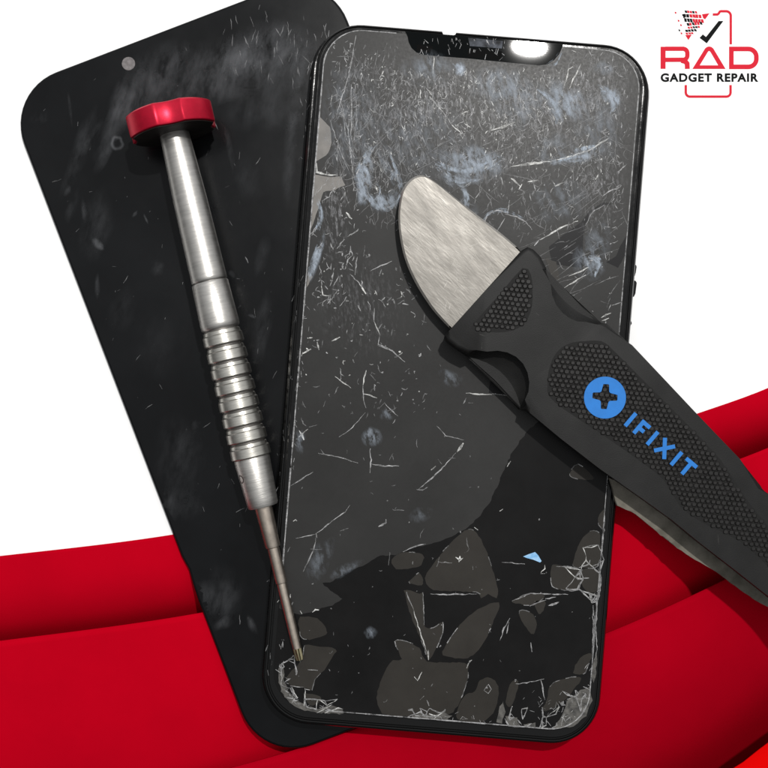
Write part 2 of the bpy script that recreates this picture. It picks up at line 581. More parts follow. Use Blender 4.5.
# ------------------------------------------------------------------ rounded-rectangle slabs
class Slab:
    def __init__(s, cx, cy, w, h, deg, zref):
        s.cx, s.cy, s.w, s.h, s.z = cx, cy, w, h, zref
        a = math.radians(deg)
        s.u = (math.cos(a), math.sin(a))
        s.v = (-math.sin(a), math.cos(a))

    def px(s, a, b):
        return (s.cx + a * s.u[0] + b * s.v[0], s.cy + a * s.u[1] + b * s.v[1])

    def ring(s, il, ir, it, ib, r, nc=12, ns=24, warp=None):
        x0, x1 = -s.w / 2 + il, s.w / 2 - ir
        y0, y1 = -s.h / 2 + it, s.h / 2 - ib
        pts = []
        cs = [(x1 - r, y0 + r, -90), (x1 - r, y1 - r, 0), (x0 + r, y1 - r, 90), (x0 + r, y0 + r, 180)]
        for k, (cx, cy, a0) in enumerate(cs):
            for i in range(nc + 1):
                a = math.radians(a0 + 90 * i / nc)
                pts.append((cx + r * math.cos(a), cy + r * math.sin(a)))
            nx_, ny_, na = cs[(k + 1) % 4]
            q = (nx_ + r * math.cos(math.radians(na)), ny_ + r * math.sin(math.radians(na)))
            p = pts[-1]
            for i in range(1, ns):
                t = i / ns
                pts.append((p[0] + (q[0] - p[0]) * t, p[1] + (q[1] - p[1]) * t))
        if warp:
            pts = [warp(a, b) for a, b in pts]
        return [s.px(a, b) for a, b in pts]


def loft(rings_px, zs, zref, cap0=True, cap1=True):
    bm = bmesh.new()
    R = []
    for pts, z in zip(rings_px, zs):
        R.append([bm.verts.new((P(x, y, zref).x, P(x, y, zref).y, z)) for x, y in pts])
    n = len(R[0])
    for a, b in zip(R[:-1], R[1:]):
        for i in range(n):
            j = (i + 1) % n
            bm.faces.new((a[i], a[j], b[j], b[i]))
    if cap0:
        bm.faces.new(R[0])
    if cap1:
        bm.faces.new(R[-1])
    return bm


def smudge_mesh(items, z, attr='fade', within=None):
    """items: (cx, cy, rx, ry, deg, strength, ring) soft-edged film patches, as one sheet each"""
    bm = bmesh.new()
    pxy = {}
    lay = bm.verts.layers.float.new(attr)
    for (cx, cy, rx, ry, deg, st, ring) in items:
        a = math.radians(deg)
        NR, NA = 7, 28
        rr = random.Random(int(cx * 13 + cy * 7))
        off = rr.uniform(0, 100)
        rows = []
        for i in range(NR + 1):
            row = []
            f = i / NR
            for k in range(NA):
                t = 2 * math.pi * k / NA
                wob = 1 + 0.28 * mnoise.noise(Vector((math.cos(t) * 1.3 + off, math.sin(t) * 1.3, off)))
                x, y = rx * f * wob * math.cos(t), ry * f * wob * math.sin(t)
                qx, qy = cx + x * math.cos(a) - y * math.sin(a), cy + x * math.sin(a) + y * math.cos(a)
                v = bm.verts.new(P(qx, qy, z))
                pxy[v] = within is None or inside((qx, qy), within)
                if ring:
                    val = math.exp(-((f - 0.72) / 0.16) ** 2)
                else:
                    val = (1 - f * f) ** 1.4
                v[lay] = st * (0.0 if i == NR else val)
                row.append(v)
            rows.append(row)
        for i in range(1, NR):
            for k in range(NA):
                j = (k + 1) % NA
                fv = (rows[i][k], rows[i + 1][k], rows[i + 1][j], rows[i][j])
                if all(pxy[q] for q in fv):
                    bm.faces.new(fv)
        bm.faces.new(rows[1])
        for v in rows[0]:
            bm.verts.remove(v)
        z += 0.0000012
    return bm


# ------------------------------------------------------------------ rear black panel
ZR0 = 0.14 * MM
ZR = 1.45 * MM
TLx, TLy = 3.5, 91.6
ur, vr = (0.934, -0.357), (0.357, 0.934)
RW, RH = 347.0, 721.0
rcx = TLx + ur[0] * RW / 2 + vr[0] * RH / 2
rcy = TLy + ur[1] * RW / 2 + vr[1] * RH / 2
rear = Slab(rcx, rcy, RW, RH, -20.92, ZR)
b0 = P(rcx, rcy, ZR)
rear_t = empty('phone_panel', (b0.x, b0.y, ZR0), 'uncracked black phone panel with one small grey dot, lying under the cracked phone', 'phone panel')
RR = 56


def nick(a, b):
    # the panel's left side has a small step low down
    if a < -RW / 2 + 12 and 150 < b < 176:
        return (a + 2.4 * (1 - (b - 150) / 26.0), b)
    return (a, b)


rs, zs = [], []
for ins, z in ((3.0, ZR0), (0.6, ZR0 + 0.25 * MM), (0.0, ZR0 + 0.6 * MM), (0.2, ZR - 0.35 * MM), (1.0, ZR - 0.12 * MM), (2.6, ZR)):
    rs.append(rear.ring(ins, ins, ins, ins, RR - ins, ns=40, warp=nick))
    zs.append(z)
link('panel_body', loft(rs, zs, ZR), M['rear_glass'], rear_t)
bm = bmesh.new()
c = P(128.5, 63.6, ZR)
rp = 6.6 * PX
add_prism(bm, [(c.x + rp * math.cos(2 * math.pi * i / 24), c.y + rp * math.sin(2 * math.pi * i / 24)) for i in range(24)], ZR - 0.1 * MM, ZR + 0.02 * MM)
link('sensor_dot', bm, M['dot'], rear_t)

ZM = ZR + 0.015 * MM
items = [(93, 138, 5, 24, 28, 0.55, 0), (118, 95, 7, 34, 20, 0.45, 0), (104, 158, 6, 22, 32, 0.55, 0), (117, 143, 7.5, 8, 0, 1.0, 1),
         (70, 187, 4, 12, 30, 0.9, 0), (72, 205, 6, 20, 18, 0.4, 0), (98, 244, 4.2, 9, -48, 1.8, 0), (97, 286, 3, 14, 0, 0.5, 0),
         (84, 212, 3, 16, -8, 0.5, 0), (135, 214, 2, 4.5, 35, 1.0, 0), (146, 219, 1.3, 6, -25, 1.0, 0), (70, 108, 2, 18, -6, 0.6, 0),
         (240, 55, 45, 22, -10, 0.55, 0), (285, 40, 34, 24, 10, 0.5, 0), (225, 85, 34, 22, 0, 0.4, 0), (260, 110, 40, 26, 0, 0.35, 0), (160, 60, 40, 20, -20, 0.35, 0),
         (40, 118, 12, 8, -20, 0.35, 0), (232, 274, 3, 5, -40, 1.1, 0), (252, 316, 4.5, 2, 25, 1.3, 0), (262, 255, 8, 24, 15, 0.3, 0),
         (195, 425, 4, 6, 20, 0.4, 0), (222, 624, 13, 7, -20, 0.75, 0), (252, 625, 5, 11, -25, 0.95, 0), (225, 590, 24, 30, 0, 0.2, 0),
         (190, 505, 16, 16, 0, 0.22, 0), (160, 345, 30, 40, 0, 0.12, 0), (157, 268, 9, 9, 0, 0.35, 0), (122, 310, 14, 24, 20, 0.2, 0),
         (248, 180, 22, 26, 10, 0.2, 0), (230, 150, 4, 24, -12, 0.35, 0)]
items += [(210, 75, 120, 34, -20, 0.75, 0), (150, 85, 60, 16, -48, 0.7, 0), (120, 110, 12, 60, 24, 0.8, 0), (270, 60, 50, 40, 10, 0.7, 0), (80, 150, 10, 50, 20, 0.5, 0), (300, 90, 14, 50, 5, 0.7, 0), (262, 330, 10, 40, 8, 0.4, 0), (165, 505, 26, 18, -30, 0.6, 0), (215, 600, 30, 24, 10, 0.5, 0),  # broad patches paint grey reflections, mostly near the panel's top
          (95, 225, 18, 40, 10, 0.4, 0), (290, 150, 8, 60, 4, 0.5, 0), (180, 460, 30, 50, 0, 0.3, 0)]
link('grease_and_glare_smears', smudge_mesh(items, ZM, within=rear.ring(3, 3, 3, 3, RR - 3)), M['grease_glare'], rear_t, kind='stuff')
bm = bmesh.new()
rr = random.Random(21)
for _ in range(190):
    a, b = rr.uniform(-160, 160), rr.uniform(-345, 340)
    x, y = rear.px(a, b)
    L = 0.8 + 9 * rr.random() ** 3
    t = rr.gauss(1.9, 0.6)
    add_ribbon(bm, [(x, y), (x + L * math.cos(t), y + L * math.sin(t))], rr.uniform(0.5, 1.1), ZM + 0.05 * MM, jit=0.4, rnd=rr)
for _ in range(60):
    x, y = rr.uniform(225, 330), rr.uniform(5, 80)
    L = rr.uniform(4, 14)
    t = rr.gauss(1.45, 0.3)
    add_ribbon(bm, [(x, y), (x + L * math.cos(t), y + L * math.sin(t))], rr.uniform(0.5, 1.2), ZM + 0.05 * MM, jit=0.5, rnd=rr)
link('fine_scratches', bm, M['crack_glint_lo'], rear_t, kind='stuff')

# ------------------------------------------------------------------ cracked front phone
ZF0 = ZR + 0.02 * MM
ZT = ZF0 + 6.0 * MM
ph = Slab(456.0, 384.6, 342.0, 705.0, 4.65, ZT)
b0 = P(456, 384.6, ZT)
phone = empty('cracked_phone', (b0.x, b0.y, ZF0), 'black framed phone with badly cracked and scratched notched screen', 'phone')


def chip(a, b):
    # small break in the top of the frame beside the notch, where the band is chipped through
    if b < -340 and -42 < a < -30:
        return (a, max(b, -346.8))
    return (a, b)


RC = 50
prof = [(9, 9, 9, 9, ZF0), (2.5, 2.5, 2.5, 2.5, ZF0 + 0.6 * MM), (0.0, 0.0, 0.0, 0.0, ZF0 + 2.0 * MM), (0, 0, 0, 0, ZT - 2.2 * MM),
        (0.8, 0.8, 0.6, 0.8, ZT - 1.0 * MM), (2.4, 2.4, 1.2, 2.4, ZT - 0.35 * MM), (4.4, 4.4, 2.2, 4.4, ZT - 0.10 * MM),
        (5.6, 5.2, 2.9, 5.6, ZT - 0.14 * MM), (6.2, 5.6, 3.2, 6.2, ZT - 0.5 * MM), (7.2, 6.4, 3.6, 7.2, ZT - 0.5 * MM),
        (7.6, 6.8, 3.8, 7.8, ZT - 0.15 * MM), (8.6, 7.6, 4.4, 9.0, ZT - 0.05 * MM), (9.4, 8.4, 5.0, 10.0, ZT - 0.06 * MM)]
rs = [ph.ring(l, r, t, b, RC - l, ns=120, warp=chip) for l, r, t, b, z in prof]
fr = link('frame', loft(rs, [p[4] for p in prof], ZT, cap1=True), M['frame'], phone)
# display panel under the broken glass
rs = [ph.ring(11.5, 10.5, 6.2, 14.0, 41), ph.ring(12.3, 11.3, 6.8, 15.5, 40)]
link('display', loft(rs, [ZT - 0.2 * MM, ZT - 0.035 * MM], ZT), M['panel'], phone)
# side buttons on the right flank
for (y0, y1, out) in ((263, 276, 1.6), (279, 297, 3.0), (320, 326, 1.2)):
    xa = 647 - 0.0788 * (y0 - 137)
    xb = 647 - 0.0788 * (y1 - 137)
    pts = [(xa - 3, y0), (xa + out * 0.6, y0 + 1), (xa + out, y0 + 3), (xb + out, y1 - 4), (xb + out * 0.5, y1 - 1), (xb - 3, y1)]
    link('side_button', prism_px(pts, ZF0 + 2.2 * MM, ZF0 + 4.2 * MM, ZT, bevel=0.0001), M['frame'], phone)

ZG = ZT + 0.02 * MM           # top of the glass
GT = 0.06 * MM


def glass(pts, material='shard', amp=0.35, dz=0.0, sm=0, seed=None, label=None):
    if sm:
        pts = smooth(pts, sm)
    if amp:
        pts = rough_edge(pts, amp, 3.0, seed if seed is not None else int(pts[0][0] * 7 + pts[0][1]))
    bm = prism_px(pts, ZG - GT + dz, ZG + dz, ZT)
    return link('glass_shard', bm, M[material], phone, label=label)


# the large grey sheet of glass: follows the screen edge, the notch, and the long break
edge = ph.ring(13.0, 12.6, 7.0, 17.0, 38, nc=10, ns=30)
NL, NRt, NB = -58, 104, 26     # notch in phone-local units
edge_loc = []
for (x, y) in edge:
    dx, dy = x - ph.cx, y - ph.cy
    edge_loc.append((dx * ph.u[0] + dy * ph.u[1], dx * ph.v[0] + dy * ph.v[1]))
right, left = [], []
y_top = -ph.h / 2 + 7.0
brk_right = (617, 352)
brk_left = (282, 613)


def loc(x, y):
    dx, dy = x - ph.cx, y - ph.cy
    return (dx * ph.u[0] + dy * ph.u[1], dx * ph.v[0] + dy * ph.v[1])


notch_pts = [loc(404.5, 33.6), loc(407, 36.5), loc(408, 42), loc(411, 48), loc(416, 52.5), loc(424, 55), loc(470, 59), loc(505, 62.5), loc(540, 65.5),
             loc(548, 64.5), loc(555, 60), loc(560, 54), loc(562, 49.5), loc(564.5, 46.9)]
outline = list(notch_pts)
rs_ = [q for q in edge_loc if q[0] > notch_pts[-1][0] + 2 and q[1] < loc(*brk_right)[1]]
# order: ring starts at the top right corner and runs down the right side
outline += [q for q in edge_loc[-30:] if q[0] > notch_pts[-1][0] + 2]
outline += [q for q in edge_loc[:-30] if q[0] > 0 and q[1] < loc(*brk_right)[1]]
brk = [(617, 352), (600, 372), (570, 398), (540, 420), (528, 430), (520, 441), (511, 455), (503, 472), (497, 487), (489, 503), (478, 518), (465, 529), (452, 536),
       (443, 540), (425, 545), (415, 547), (395, 555), (380, 556), (372, 561), (360, 567), (348, 571), (333, 581), (322, 583.5), (330, 590), (342, 599), (332, 605.5),
       (318, 609), (308, 613), (300, 615), (290, 612), (282, 613)]
brk = rough_edge(brk, 0.7, 3.0, 5, closed=False)
outline += [loc(*p) for p in brk]
lp = [q for q in edge_loc if q[0] < -100 and q[1] < loc(*brk_left)[1] - 2]
outline += [q for q in lp]
top_left = [q for q in edge_loc[-30:] if q[0] < notch_pts[0][0] - 2]
outline += [q for q in top_left if q not in lp]
seen, ol = set(), []
for q in outline:
    k = (round(q[0], 2), round(q[1], 2))
    if k not in seen:
        seen.add(k)
        ol.append(ph.px(*q))
bm = prism_px(ol, ZG - GT, ZG, ZT)
link('glass_sheet', bm, M['glass'], phone, label='large scratched grey sheet of the broken screen glass')

SH = [
    [(300, 617), (317, 618.5), (324, 625), (327, 631), (324, 636), (310, 639.5), (302, 638), (299, 628)],
    [(305, 645), (320, 646.5), (336, 649), (332, 658), (324, 670), (315, 680), (311.5, 690), (305, 688), (292, 686), (286, 679), (290, 672), (298, 665), (303, 656)],
    [(391.5, 559.5), (403, 552.5), (420, 553.5), (424, 557.5), (421, 565), (413, 568), (396.5, 569)],
    [(419, 572.5), (423, 580), (421.5, 585), (410, 583.5), (410, 580)],
    [(460, 534), (468, 529), (476.5, 533), (485, 548), (491.5, 566.5), (498, 588), (496.5, 598), (488, 594), (481, 598), (476.5, 592), (441.5, 591), (429, 587.5), (425, 578), (431.5, 566.5), (443, 551.5)],
    [(404, 590), (420, 594), (423, 594), (424, 622), (428, 628), (436.5, 626), (443, 622), (442.5, 633), (436.5, 648), (428.3, 660), (424.5, 648), (412.5, 620)],
    [(499, 602), (494, 620), (483, 643.5), (467.5, 658), (443, 655), (447, 643.5), (460, 625), (478, 609.5)],
    [(519.5, 611), (530, 612), (536.5, 620), (535.5, 631), (531.5, 633.5), (522, 621)],
    [(395, 641), (406.5, 641.7), (420, 648), (427.5, 662), (465, 662.5), (468, 670), (468, 678), (461.5, 698), (453, 712), (437, 716.5), (408, 716.5), (386.5, 715), (380, 710), (376.5, 698), (380, 683), (386.5, 668), (393, 660), (401.5, 659)],
    [(485, 677.5), (493, 679), (498, 686), (498, 698), (493, 713), (480, 723), (460, 720.5), (457, 712), (465, 695), (475, 692), (478, 683)],
    [(516.5, 680), (518.7, 685), (515, 698), (511, 706.5), (506, 705), (507.5, 693), (511.5, 682.5)],
    [(588.5, 653), (591.5, 656.5), (588, 666.5), (583, 674), (573, 672.5), (580, 658)],
    [(550, 686.5), (560, 680), (576.5, 676.5), (581, 680), (573, 690), (566, 699), (556.5, 706.5), (545, 711), (543, 708), (546.5, 700)],
    [(590, 531), (599.5, 533), (600.5, 543), (597.5, 566), (583, 567.5), (573, 566.5), (574, 558), (580, 541.5)],
    [(551.5, 567), (556.5, 565), (578, 569), (580, 576.5), (577.5, 590), (558, 589), (551, 583)],
    [(582, 570), (597.5, 570), (600, 578), (597.5, 590.5), (588, 592), (581, 583)],
    [(603, 510), (605, 511), (603.5, 528), (599, 525), (598, 518)],
    [(511.5, 601), (530, 593.5), (545, 595.5), (533, 605), (520, 604)],
    [(570, 473), (578, 464), (593, 476.5), (590, 480), (573, 477.5)],
    [(534, 603), (545, 601), (543, 611), (539, 613.5)],
    [(305.5, 694), (320, 696), (318.5, 703), (310, 705.5)],
    [(412, 496), (420, 490), (425, 500), (421, 512), (410, 515), (404, 508)],
]
for i, s in enumerate(SH[:-1]):
    glass(s, 'shard', amp=0.5, sm=3 if i not in (4, 5, 8) else 2)
# crushed strips along the lower corners
CR = [
    [(279, 664), (283.5, 668), (284, 680), (288.5, 691), (296, 700), (305, 705), (318, 709), (328, 706), (334, 705.5), (343, 709), (343, 714.2), (318, 712.6), (301, 709.5), (289, 702), (281.5, 692), (278.2, 680)],
    [(589.5, 686.5), (592, 700), (586, 716), (573, 727), (553, 728.5), (560, 720), (563, 713), (566.5, 701), (580, 690)],
    [(505, 716), (516.5, 718), (520, 726), (508, 725.5)], [(523, 724.5), (535, 723), (536, 727.5), (524, 727)],
    [(594, 660), (597, 652), (596, 672), (593.5, 683), (591, 676)], [(500, 707), (503, 700), (505, 712), (502, 723), (496, 722)],
    [(410, 716.7), (420, 713), (432, 715.5), (442, 712), (452, 716), (447, 719.5), (420, 718.5)],
]
for s in CR:
    glass(s, 'crush', amp=0.7, dz=0.02 * MM)
# pieces lying proud of the large sheet
glass([(320, 117), (330, 127), (331.5, 137), (331, 146), (328.5, 153), (323, 157.5), (316, 162), (317.5, 140)], 'shard_pale', 0.4, 0.02 * MM, label='pale grey chip at the screen edge')
glass([(315, 175), (330, 177), (341.5, 176.5), (345, 185), (335, 190), (323, 192), (320, 203), (315, 218), (311, 230)], 'shard_pale', 0.4, 0.02 * MM)
glass([(308, 272), (313, 277), (310, 282), (306.5, 287)], 'shard_pale', 0.4, 0.02 * MM)
glass([(591, 213), (604.5, 205), (614.5, 208), (621, 221.5), (624, 230), (614.5, 243), (608, 250), (594.5, 250), (586, 243), (584.5, 233)], 'glass', 0.3, 0.05 * MM, sm=2)
glass([(549, 247), (563, 235), (580, 223), (590, 211), (604, 202), (612, 204), (590, 214), (584, 232), (583, 240), (582, 268), (552, 264)], 'shard_dark', 0.3, 0.02 * MM)
glass([(606, 262), (616, 256), (620, 246), (626, 236), (625, 256), (618, 268)], 'shard_dark', 0.3, 0.02 * MM)
glass([(490, 381), (504, 386), (511, 396), (489, 393)], 'shard_dark', 0.3, 0.02 * MM)
glass([(545, 258), (556, 262), (560, 282), (552, 278)], 'shard', 0.3, 0.05 * MM)

# earpiece parts in the notch
nb = [(404.5, 31.0)] + [(x, y) for x, y in [ph.px(*q) for q in notch_pts][1:-1]] + [(564, 44.2)]
link('notch_bezel', prism_px(shrink_px(nb, 0.6), ZT - 0.2 * MM, ZT - 0.018 * MM, ZT), M['bezel'], phone)
ZN = ZT + 0.0 * MM
bm = prism_px([(417, 44.5), (433, 46), (432.5, 52.5), (416.5, 51)], ZT - 0.2 * MM, ZT - 0.01 * MM, ZT, bevel=0.00002)
link('front_camera', bm, M['mesh_dark'], phone)
bm = prism_px([(468, 37.5), (503, 41), (502, 48.5), (470, 46)], ZT - 0.2 * MM, ZT + 0.0 * MM, ZT)
link('sensor_strip', bm, M['notch_bit'], phone)
ear = link('earpiece', prism_px([(468.5, 48), (502, 51.5), (501.5, 60), (467.5, 57)], ZT - 0.2 * MM, ZT - 0.005 * MM, ZT), M['mesh_dark'], phone)
bm = bmesh.new()
rn = random.Random(4)
for _ in range(46):
    x, y = rn.uniform(410, 505), rn.uniform(36, 58)
    if y > 29 + 0.085 * (x - 405) + 26:
        continue
    L = rn.uniform(1.5, 6)
    t = rn.gauss(1.5, 0.4)
    add_ribbon(bm, [(x, y), (x + L * math.cos(t), y + L * math.sin(t))], rn.uniform(0.8, 2.0), ZT + 0.02 * MM, jit=0.4, rnd=rn)
link('notch_scuffs', bm, M['crack_glint_mid'], phone, kind='stuff')

# cracks and scratches
ZC = ZG + 0.09 * MM
hi, mid, lo = bmesh.new(), bmesh.new(), bmesh.new()
rc = random.Random(11)
HI = [([(511, 166.5), (528, 164), (550, 161.5)], 2.6), ([(550, 161.5), (568, 157), (590, 150), (607, 140)], 1.5), ([(492, 130.5), (505, 126), (515, 122)], 2.4),
      ([(569, 68), (566, 80), (562, 94)], 1.4), ([(581, 64), (575, 76), (569, 89)], 1.4), ([(595, 146), (602, 142), (609, 138)], 1.6), ([(540, 240), (560, 228), (578, 221)], 1.6),
      ([(564, 288), (575, 281), (586, 275)], 1.2), ([(569, 276), (580, 272), (589, 267)], 1.5), ([(601, 318), (606, 315), (611, 313)], 1.8), ([(602, 321), (609, 318)], 1.4),
      ([(466, 393), (476, 394), (492, 394.5)], 1.4), ([(463, 443), (460, 448), (457, 452)], 2.6), ([(436, 466), (431, 470)], 2.2), ([(511, 461), (507, 467)], 1.4),
      ([(555, 186), (562, 183)], 2), ([(528, 182), (538, 180)], 1.6), ([(434, 56), (433, 74)], 1.0), ([(430, 97), (443, 112)], 1.2), ([(452, 125), (462, 134)], 1.6),
      ([(316.5, 163), (317, 172), (327, 175), (338, 175)], 2.0), ([(359, 284), (363, 289), (366, 294)], 1.8), ([(374, 322), (378, 330), (380, 335)], 1.8),
      ([(302, 354), (306, 352), (311, 349)], 2.4), ([(301, 356), (303, 352)], 1.8), ([(321, 286), (323, 295), (330, 296)], 1.4), ([(332, 341), (340, 337)], 1.6), ([(317, 342), (319, 350)], 1.4),
      ([(366, 370), (364, 378), (363, 385)], 1.5), ([(364, 394), (370, 395), (377, 398)], 1.4), ([(335, 376), (340, 380), (344, 383), (351, 388)], 1.5), ([(327.5, 455), (328.5, 455.5)], 2.0),
      ([(299, 430), (302, 435), (304, 440)], 2.2), ([(299, 437), (308, 429)], 1.2), ([(412, 605), (420, 632), (428, 655)], 1.0), ([(428, 650), (428.5, 660)], 2.0),
      ([(312, 612), (315, 610), (319, 610)], 2.4), ([(300, 611), (302, 614)], 2.0), ([(456, 557), (460, 560), (463, 558)], 2.4), ([(459, 562), (460, 556)], 2.0),
      ([(414, 677), (417, 680)], 1.6), ([(417, 681), (422, 672)], 1.0), ([(467, 668), (470, 661), (472, 660)], 1.5), ([(434, 719), (440, 714), (445, 711)], 1.4), ([(429, 714), (440, 717)], 1.4),
      ([(305, 688), (305, 698), (304, 706)], 1.2), ([(306, 689), (310, 690)], 1.4), ([(317, 713), (331, 705)], 1.2), ([(325, 713), (338, 708), (343, 709)], 1.2),
      ([(289, 600), (290.5, 594)], 1.4), ([(277, 602), (279, 600)], 1.6), ([(474, 527), (478, 530)], 2.0), ([(500, 511), (503, 509)], 1.6), ([(545, 565), (545, 569), (541, 572), (541, 574), (545, 573.5)], 1.2),
      ([(293, 521), (296, 520), (297, 521)], 2.0), ([(316, 533), (317, 538)], 1.6), ([(343, 187), (345, 190)], 1.8), ([(375, 185), (378, 192)], 1.4), ([(346, 212), (352, 219)], 2.2),
      ([(511, 178), (516, 182), (520, 186)], 1.8), ([(519, 190), (522, 184)], 1.5), ([(497, 150), (498, 146)], 2.0), ([(332, 95), (330, 105)], .8)]
MID = [([(356, 35), (352, 60), (346, 85), (341, 100), (336, 118)], 1.3), ([(351, 84), (351.5, 110), (351, 138)], 1.3), ([(356, 100), (357, 120), (354, 140)], 1.0), ([(340, 105), (344, 120), (346, 140)], 1.0),
       ([(340, 98), (348, 130), (352, 165), (354, 190)], 1.2), ([(330, 120), (340, 150), (350, 175)], 1.0), ([(443, 112), (452, 125)], 1.2), ([(334, 268), (332, 280), (330, 286)], 1.4),
       ([(357, 257), (355, 275)], 1.3), ([(350, 274), (360, 284)], 1.4), ([(374, 308), (374, 322)], 1.3), ([(380, 335), (378, 344), (390, 349)], 1.2), ([(378, 345), (392, 351), (405, 362)], 1.4),
       ([(370, 271), (392, 261)], 1.0), ([(437, 426), (446, 436), (464, 440)], 1.0), ([(456, 453), (445, 465), (432, 478), (418, 490)], 1.3), ([(318, 453), (338, 457), (358, 463)], 1.0),
       ([(371, 464), (385, 466), (399, 466)], 1.4), ([(370, 448), (371, 460), (370, 473)], 1.2), ([(363, 385), (364, 400), (366, 408)], 1.2), ([(291, 486), (303, 478), (313, 472)], 1.0),
       ([(492, 394), (503, 395), (510, 397)], 1.0), ([(463, 404), (466, 398)], 1.0), ([(468, 403), (473, 403)], 1.4), ([(365, 413), (350, 430), (339, 437)], .9), ([(385, 403), (393, 412), (398, 416)], 1.0),
       ([(316.5, 535), (314, 548), (309, 560), (303, 572)], 1.2), ([(317, 533), (332, 521), (345, 512), (350, 505)], 1.2), ([(296, 538), (306, 536), (316, 534)], .9), ([(378, 527), (386, 523), (386, 519)], 1.8),
       ([(423, 592), (423.5, 610), (424, 625)], 1.0), ([(430, 594), (450, 594.5), (478, 594)], 1.2), ([(406, 592), (412, 606)], 1.1), ([(438, 562), (452, 563)], 1.0), ([(473, 566), (473, 570)], 1.4),
       ([(403, 552), (416, 546), (426, 544)], 1.2), ([(502, 562), (525, 564)], 0.9), ([(531, 593.5), (545, 594), (568, 594.5)], 1.3), ([(512, 601), (530, 594)], 1.1), ([(545, 599), (556, 597)], 1.2),
       ([(548, 606), (559, 602)], 2.0), ([(530, 606), (538, 602), (546, 600)], 1.2), ([(579, 568), (589, 564), (590, 560)], 1.6), ([(580, 570), (583, 578), (578, 588), (584, 594), (592, 602), (599, 590)], 1.5),
       ([(583, 578), (589, 578)], 1.0), ([(598, 568), (601, 575), (601, 585), (597, 600), (596, 625), (597, 650), (594, 660)], 1.3), ([(556, 566), (578, 568)], 1.2), ([(589, 597), (597, 591), (599, 596), (593, 600), (589, 597)], 1.2),
       ([(605, 510), (604, 530), (601, 560)], 1.0), ([(516, 684), (530, 682), (544, 679)], 1.0), ([(541, 680), (543, 692), (545, 700)], 1.2), ([(505, 718), (509, 726), (520, 727)], 1.4),
       ([(500, 641), (504, 628), (510, 618)], 1.2), ([(507, 634), (509, 622)], 1.2), ([(531, 643), (532, 652)], 1.4), ([(290, 686), (304, 687)], 1.0), ([(308, 670), (318, 670.5)], 1.0), ([(329, 669), (330, 671)], 1.6),
       ([(420, 700), (424, 696)], 1.2), ([(427, 700), (429, 706)], 1.2), ([(408, 716.5), (420, 712), (428, 718)], 1.2), ([(484, 690), (488, 693), (491, 689), (488, 684), (484, 690)], 1.0),
       ([(585, 226), (592, 212), (604, 205)], 1.0), ([(483, 226), (488, 214), (498, 210), (507, 213)], 1.3), ([(505, 214), (517, 217), (526, 222), (532, 230)], 1.2), ([(510, 200), (507, 215)], 1.0),
       ([(497, 232), (505, 218)], .9), ([(603, 196), (612, 190), (620, 187)], 1.3), ([(618, 172), (627, 164)], 1.3), ([(540, 239), (534, 246)], 1.2), ([(612, 305), (622, 302)], 1.0)]
for pts, w in HI:
    add_ribbon(hi, pts, w, ZC, jit=0.4, rnd=rc)
for pts, w in MID:
    add_ribbon(mid, pts, w, ZC, jit=0.45, rnd=rc)


def wander(x, y, L, t, curl=0.25):
    n_ = max(2, int(L / 1.8))
    pts = [(x, y)]
    for _ in range(n_):
        t += rc.gauss(0, curl)
        x += L / n_ * math.cos(t)
        y += L / n_ * math.sin(t)
        pts.append((x, y))
    return pts


def scatter(bmx, n, x0, x1, y0, y1, l0, l1, w0, w1, ang, spread, keep=None, branch=0.2):
    for _ in range(n):
        x, y = rc.uniform(x0, x1), rc.uniform(y0, y1)
        a, b = loc(x, y)
        # wear comes in drifts rather than evenly
        if mnoise.noise(Vector((x / 26.0, y / 26.0, 3.1))) < rc.uniform(-0.75, 0.35):
            continue
        if not on_glass(x, y) or abs(a) > 153 or (keep and not keep(x, y)):
            continue
        L = l0 + (l1 - l0) * rc.random() ** 2.2
        t = rc.gauss(ang, spread)
        pts = wander(x, y, L, t)
        if not all(on_glass(*p) for p in pts):
            continue
        add_ribbon(bmx, pts, rc.uniform(w0, w1), ZC, jit=0.25, rnd=rc)
        if rc.random() < branch:
            k = rc.randrange(len(pts))
            t2 = t + rc.choice((-1, 1)) * rc.uniform(0.4, 1.3)
            pts = wander(pts[k][0], pts[k][1], L * rc.uniform(0.3, 0.8), t2)
            if all(on_glass(*p) for p in pts):
                add_ribbon(bmx, pts, rc.uniform(w0, w1) * 0.8, ZC, jit=0.25, rnd=rc)


def not_notch(x, y):
    return not (398 < x < 570 and y < 68)


screen_rim = ph.ring(13.0, 12.6, 7.0, 17.0, 38, nc=10, ns=4)


def on_glass(x, y):
    return inside((x, y), screen_rim)


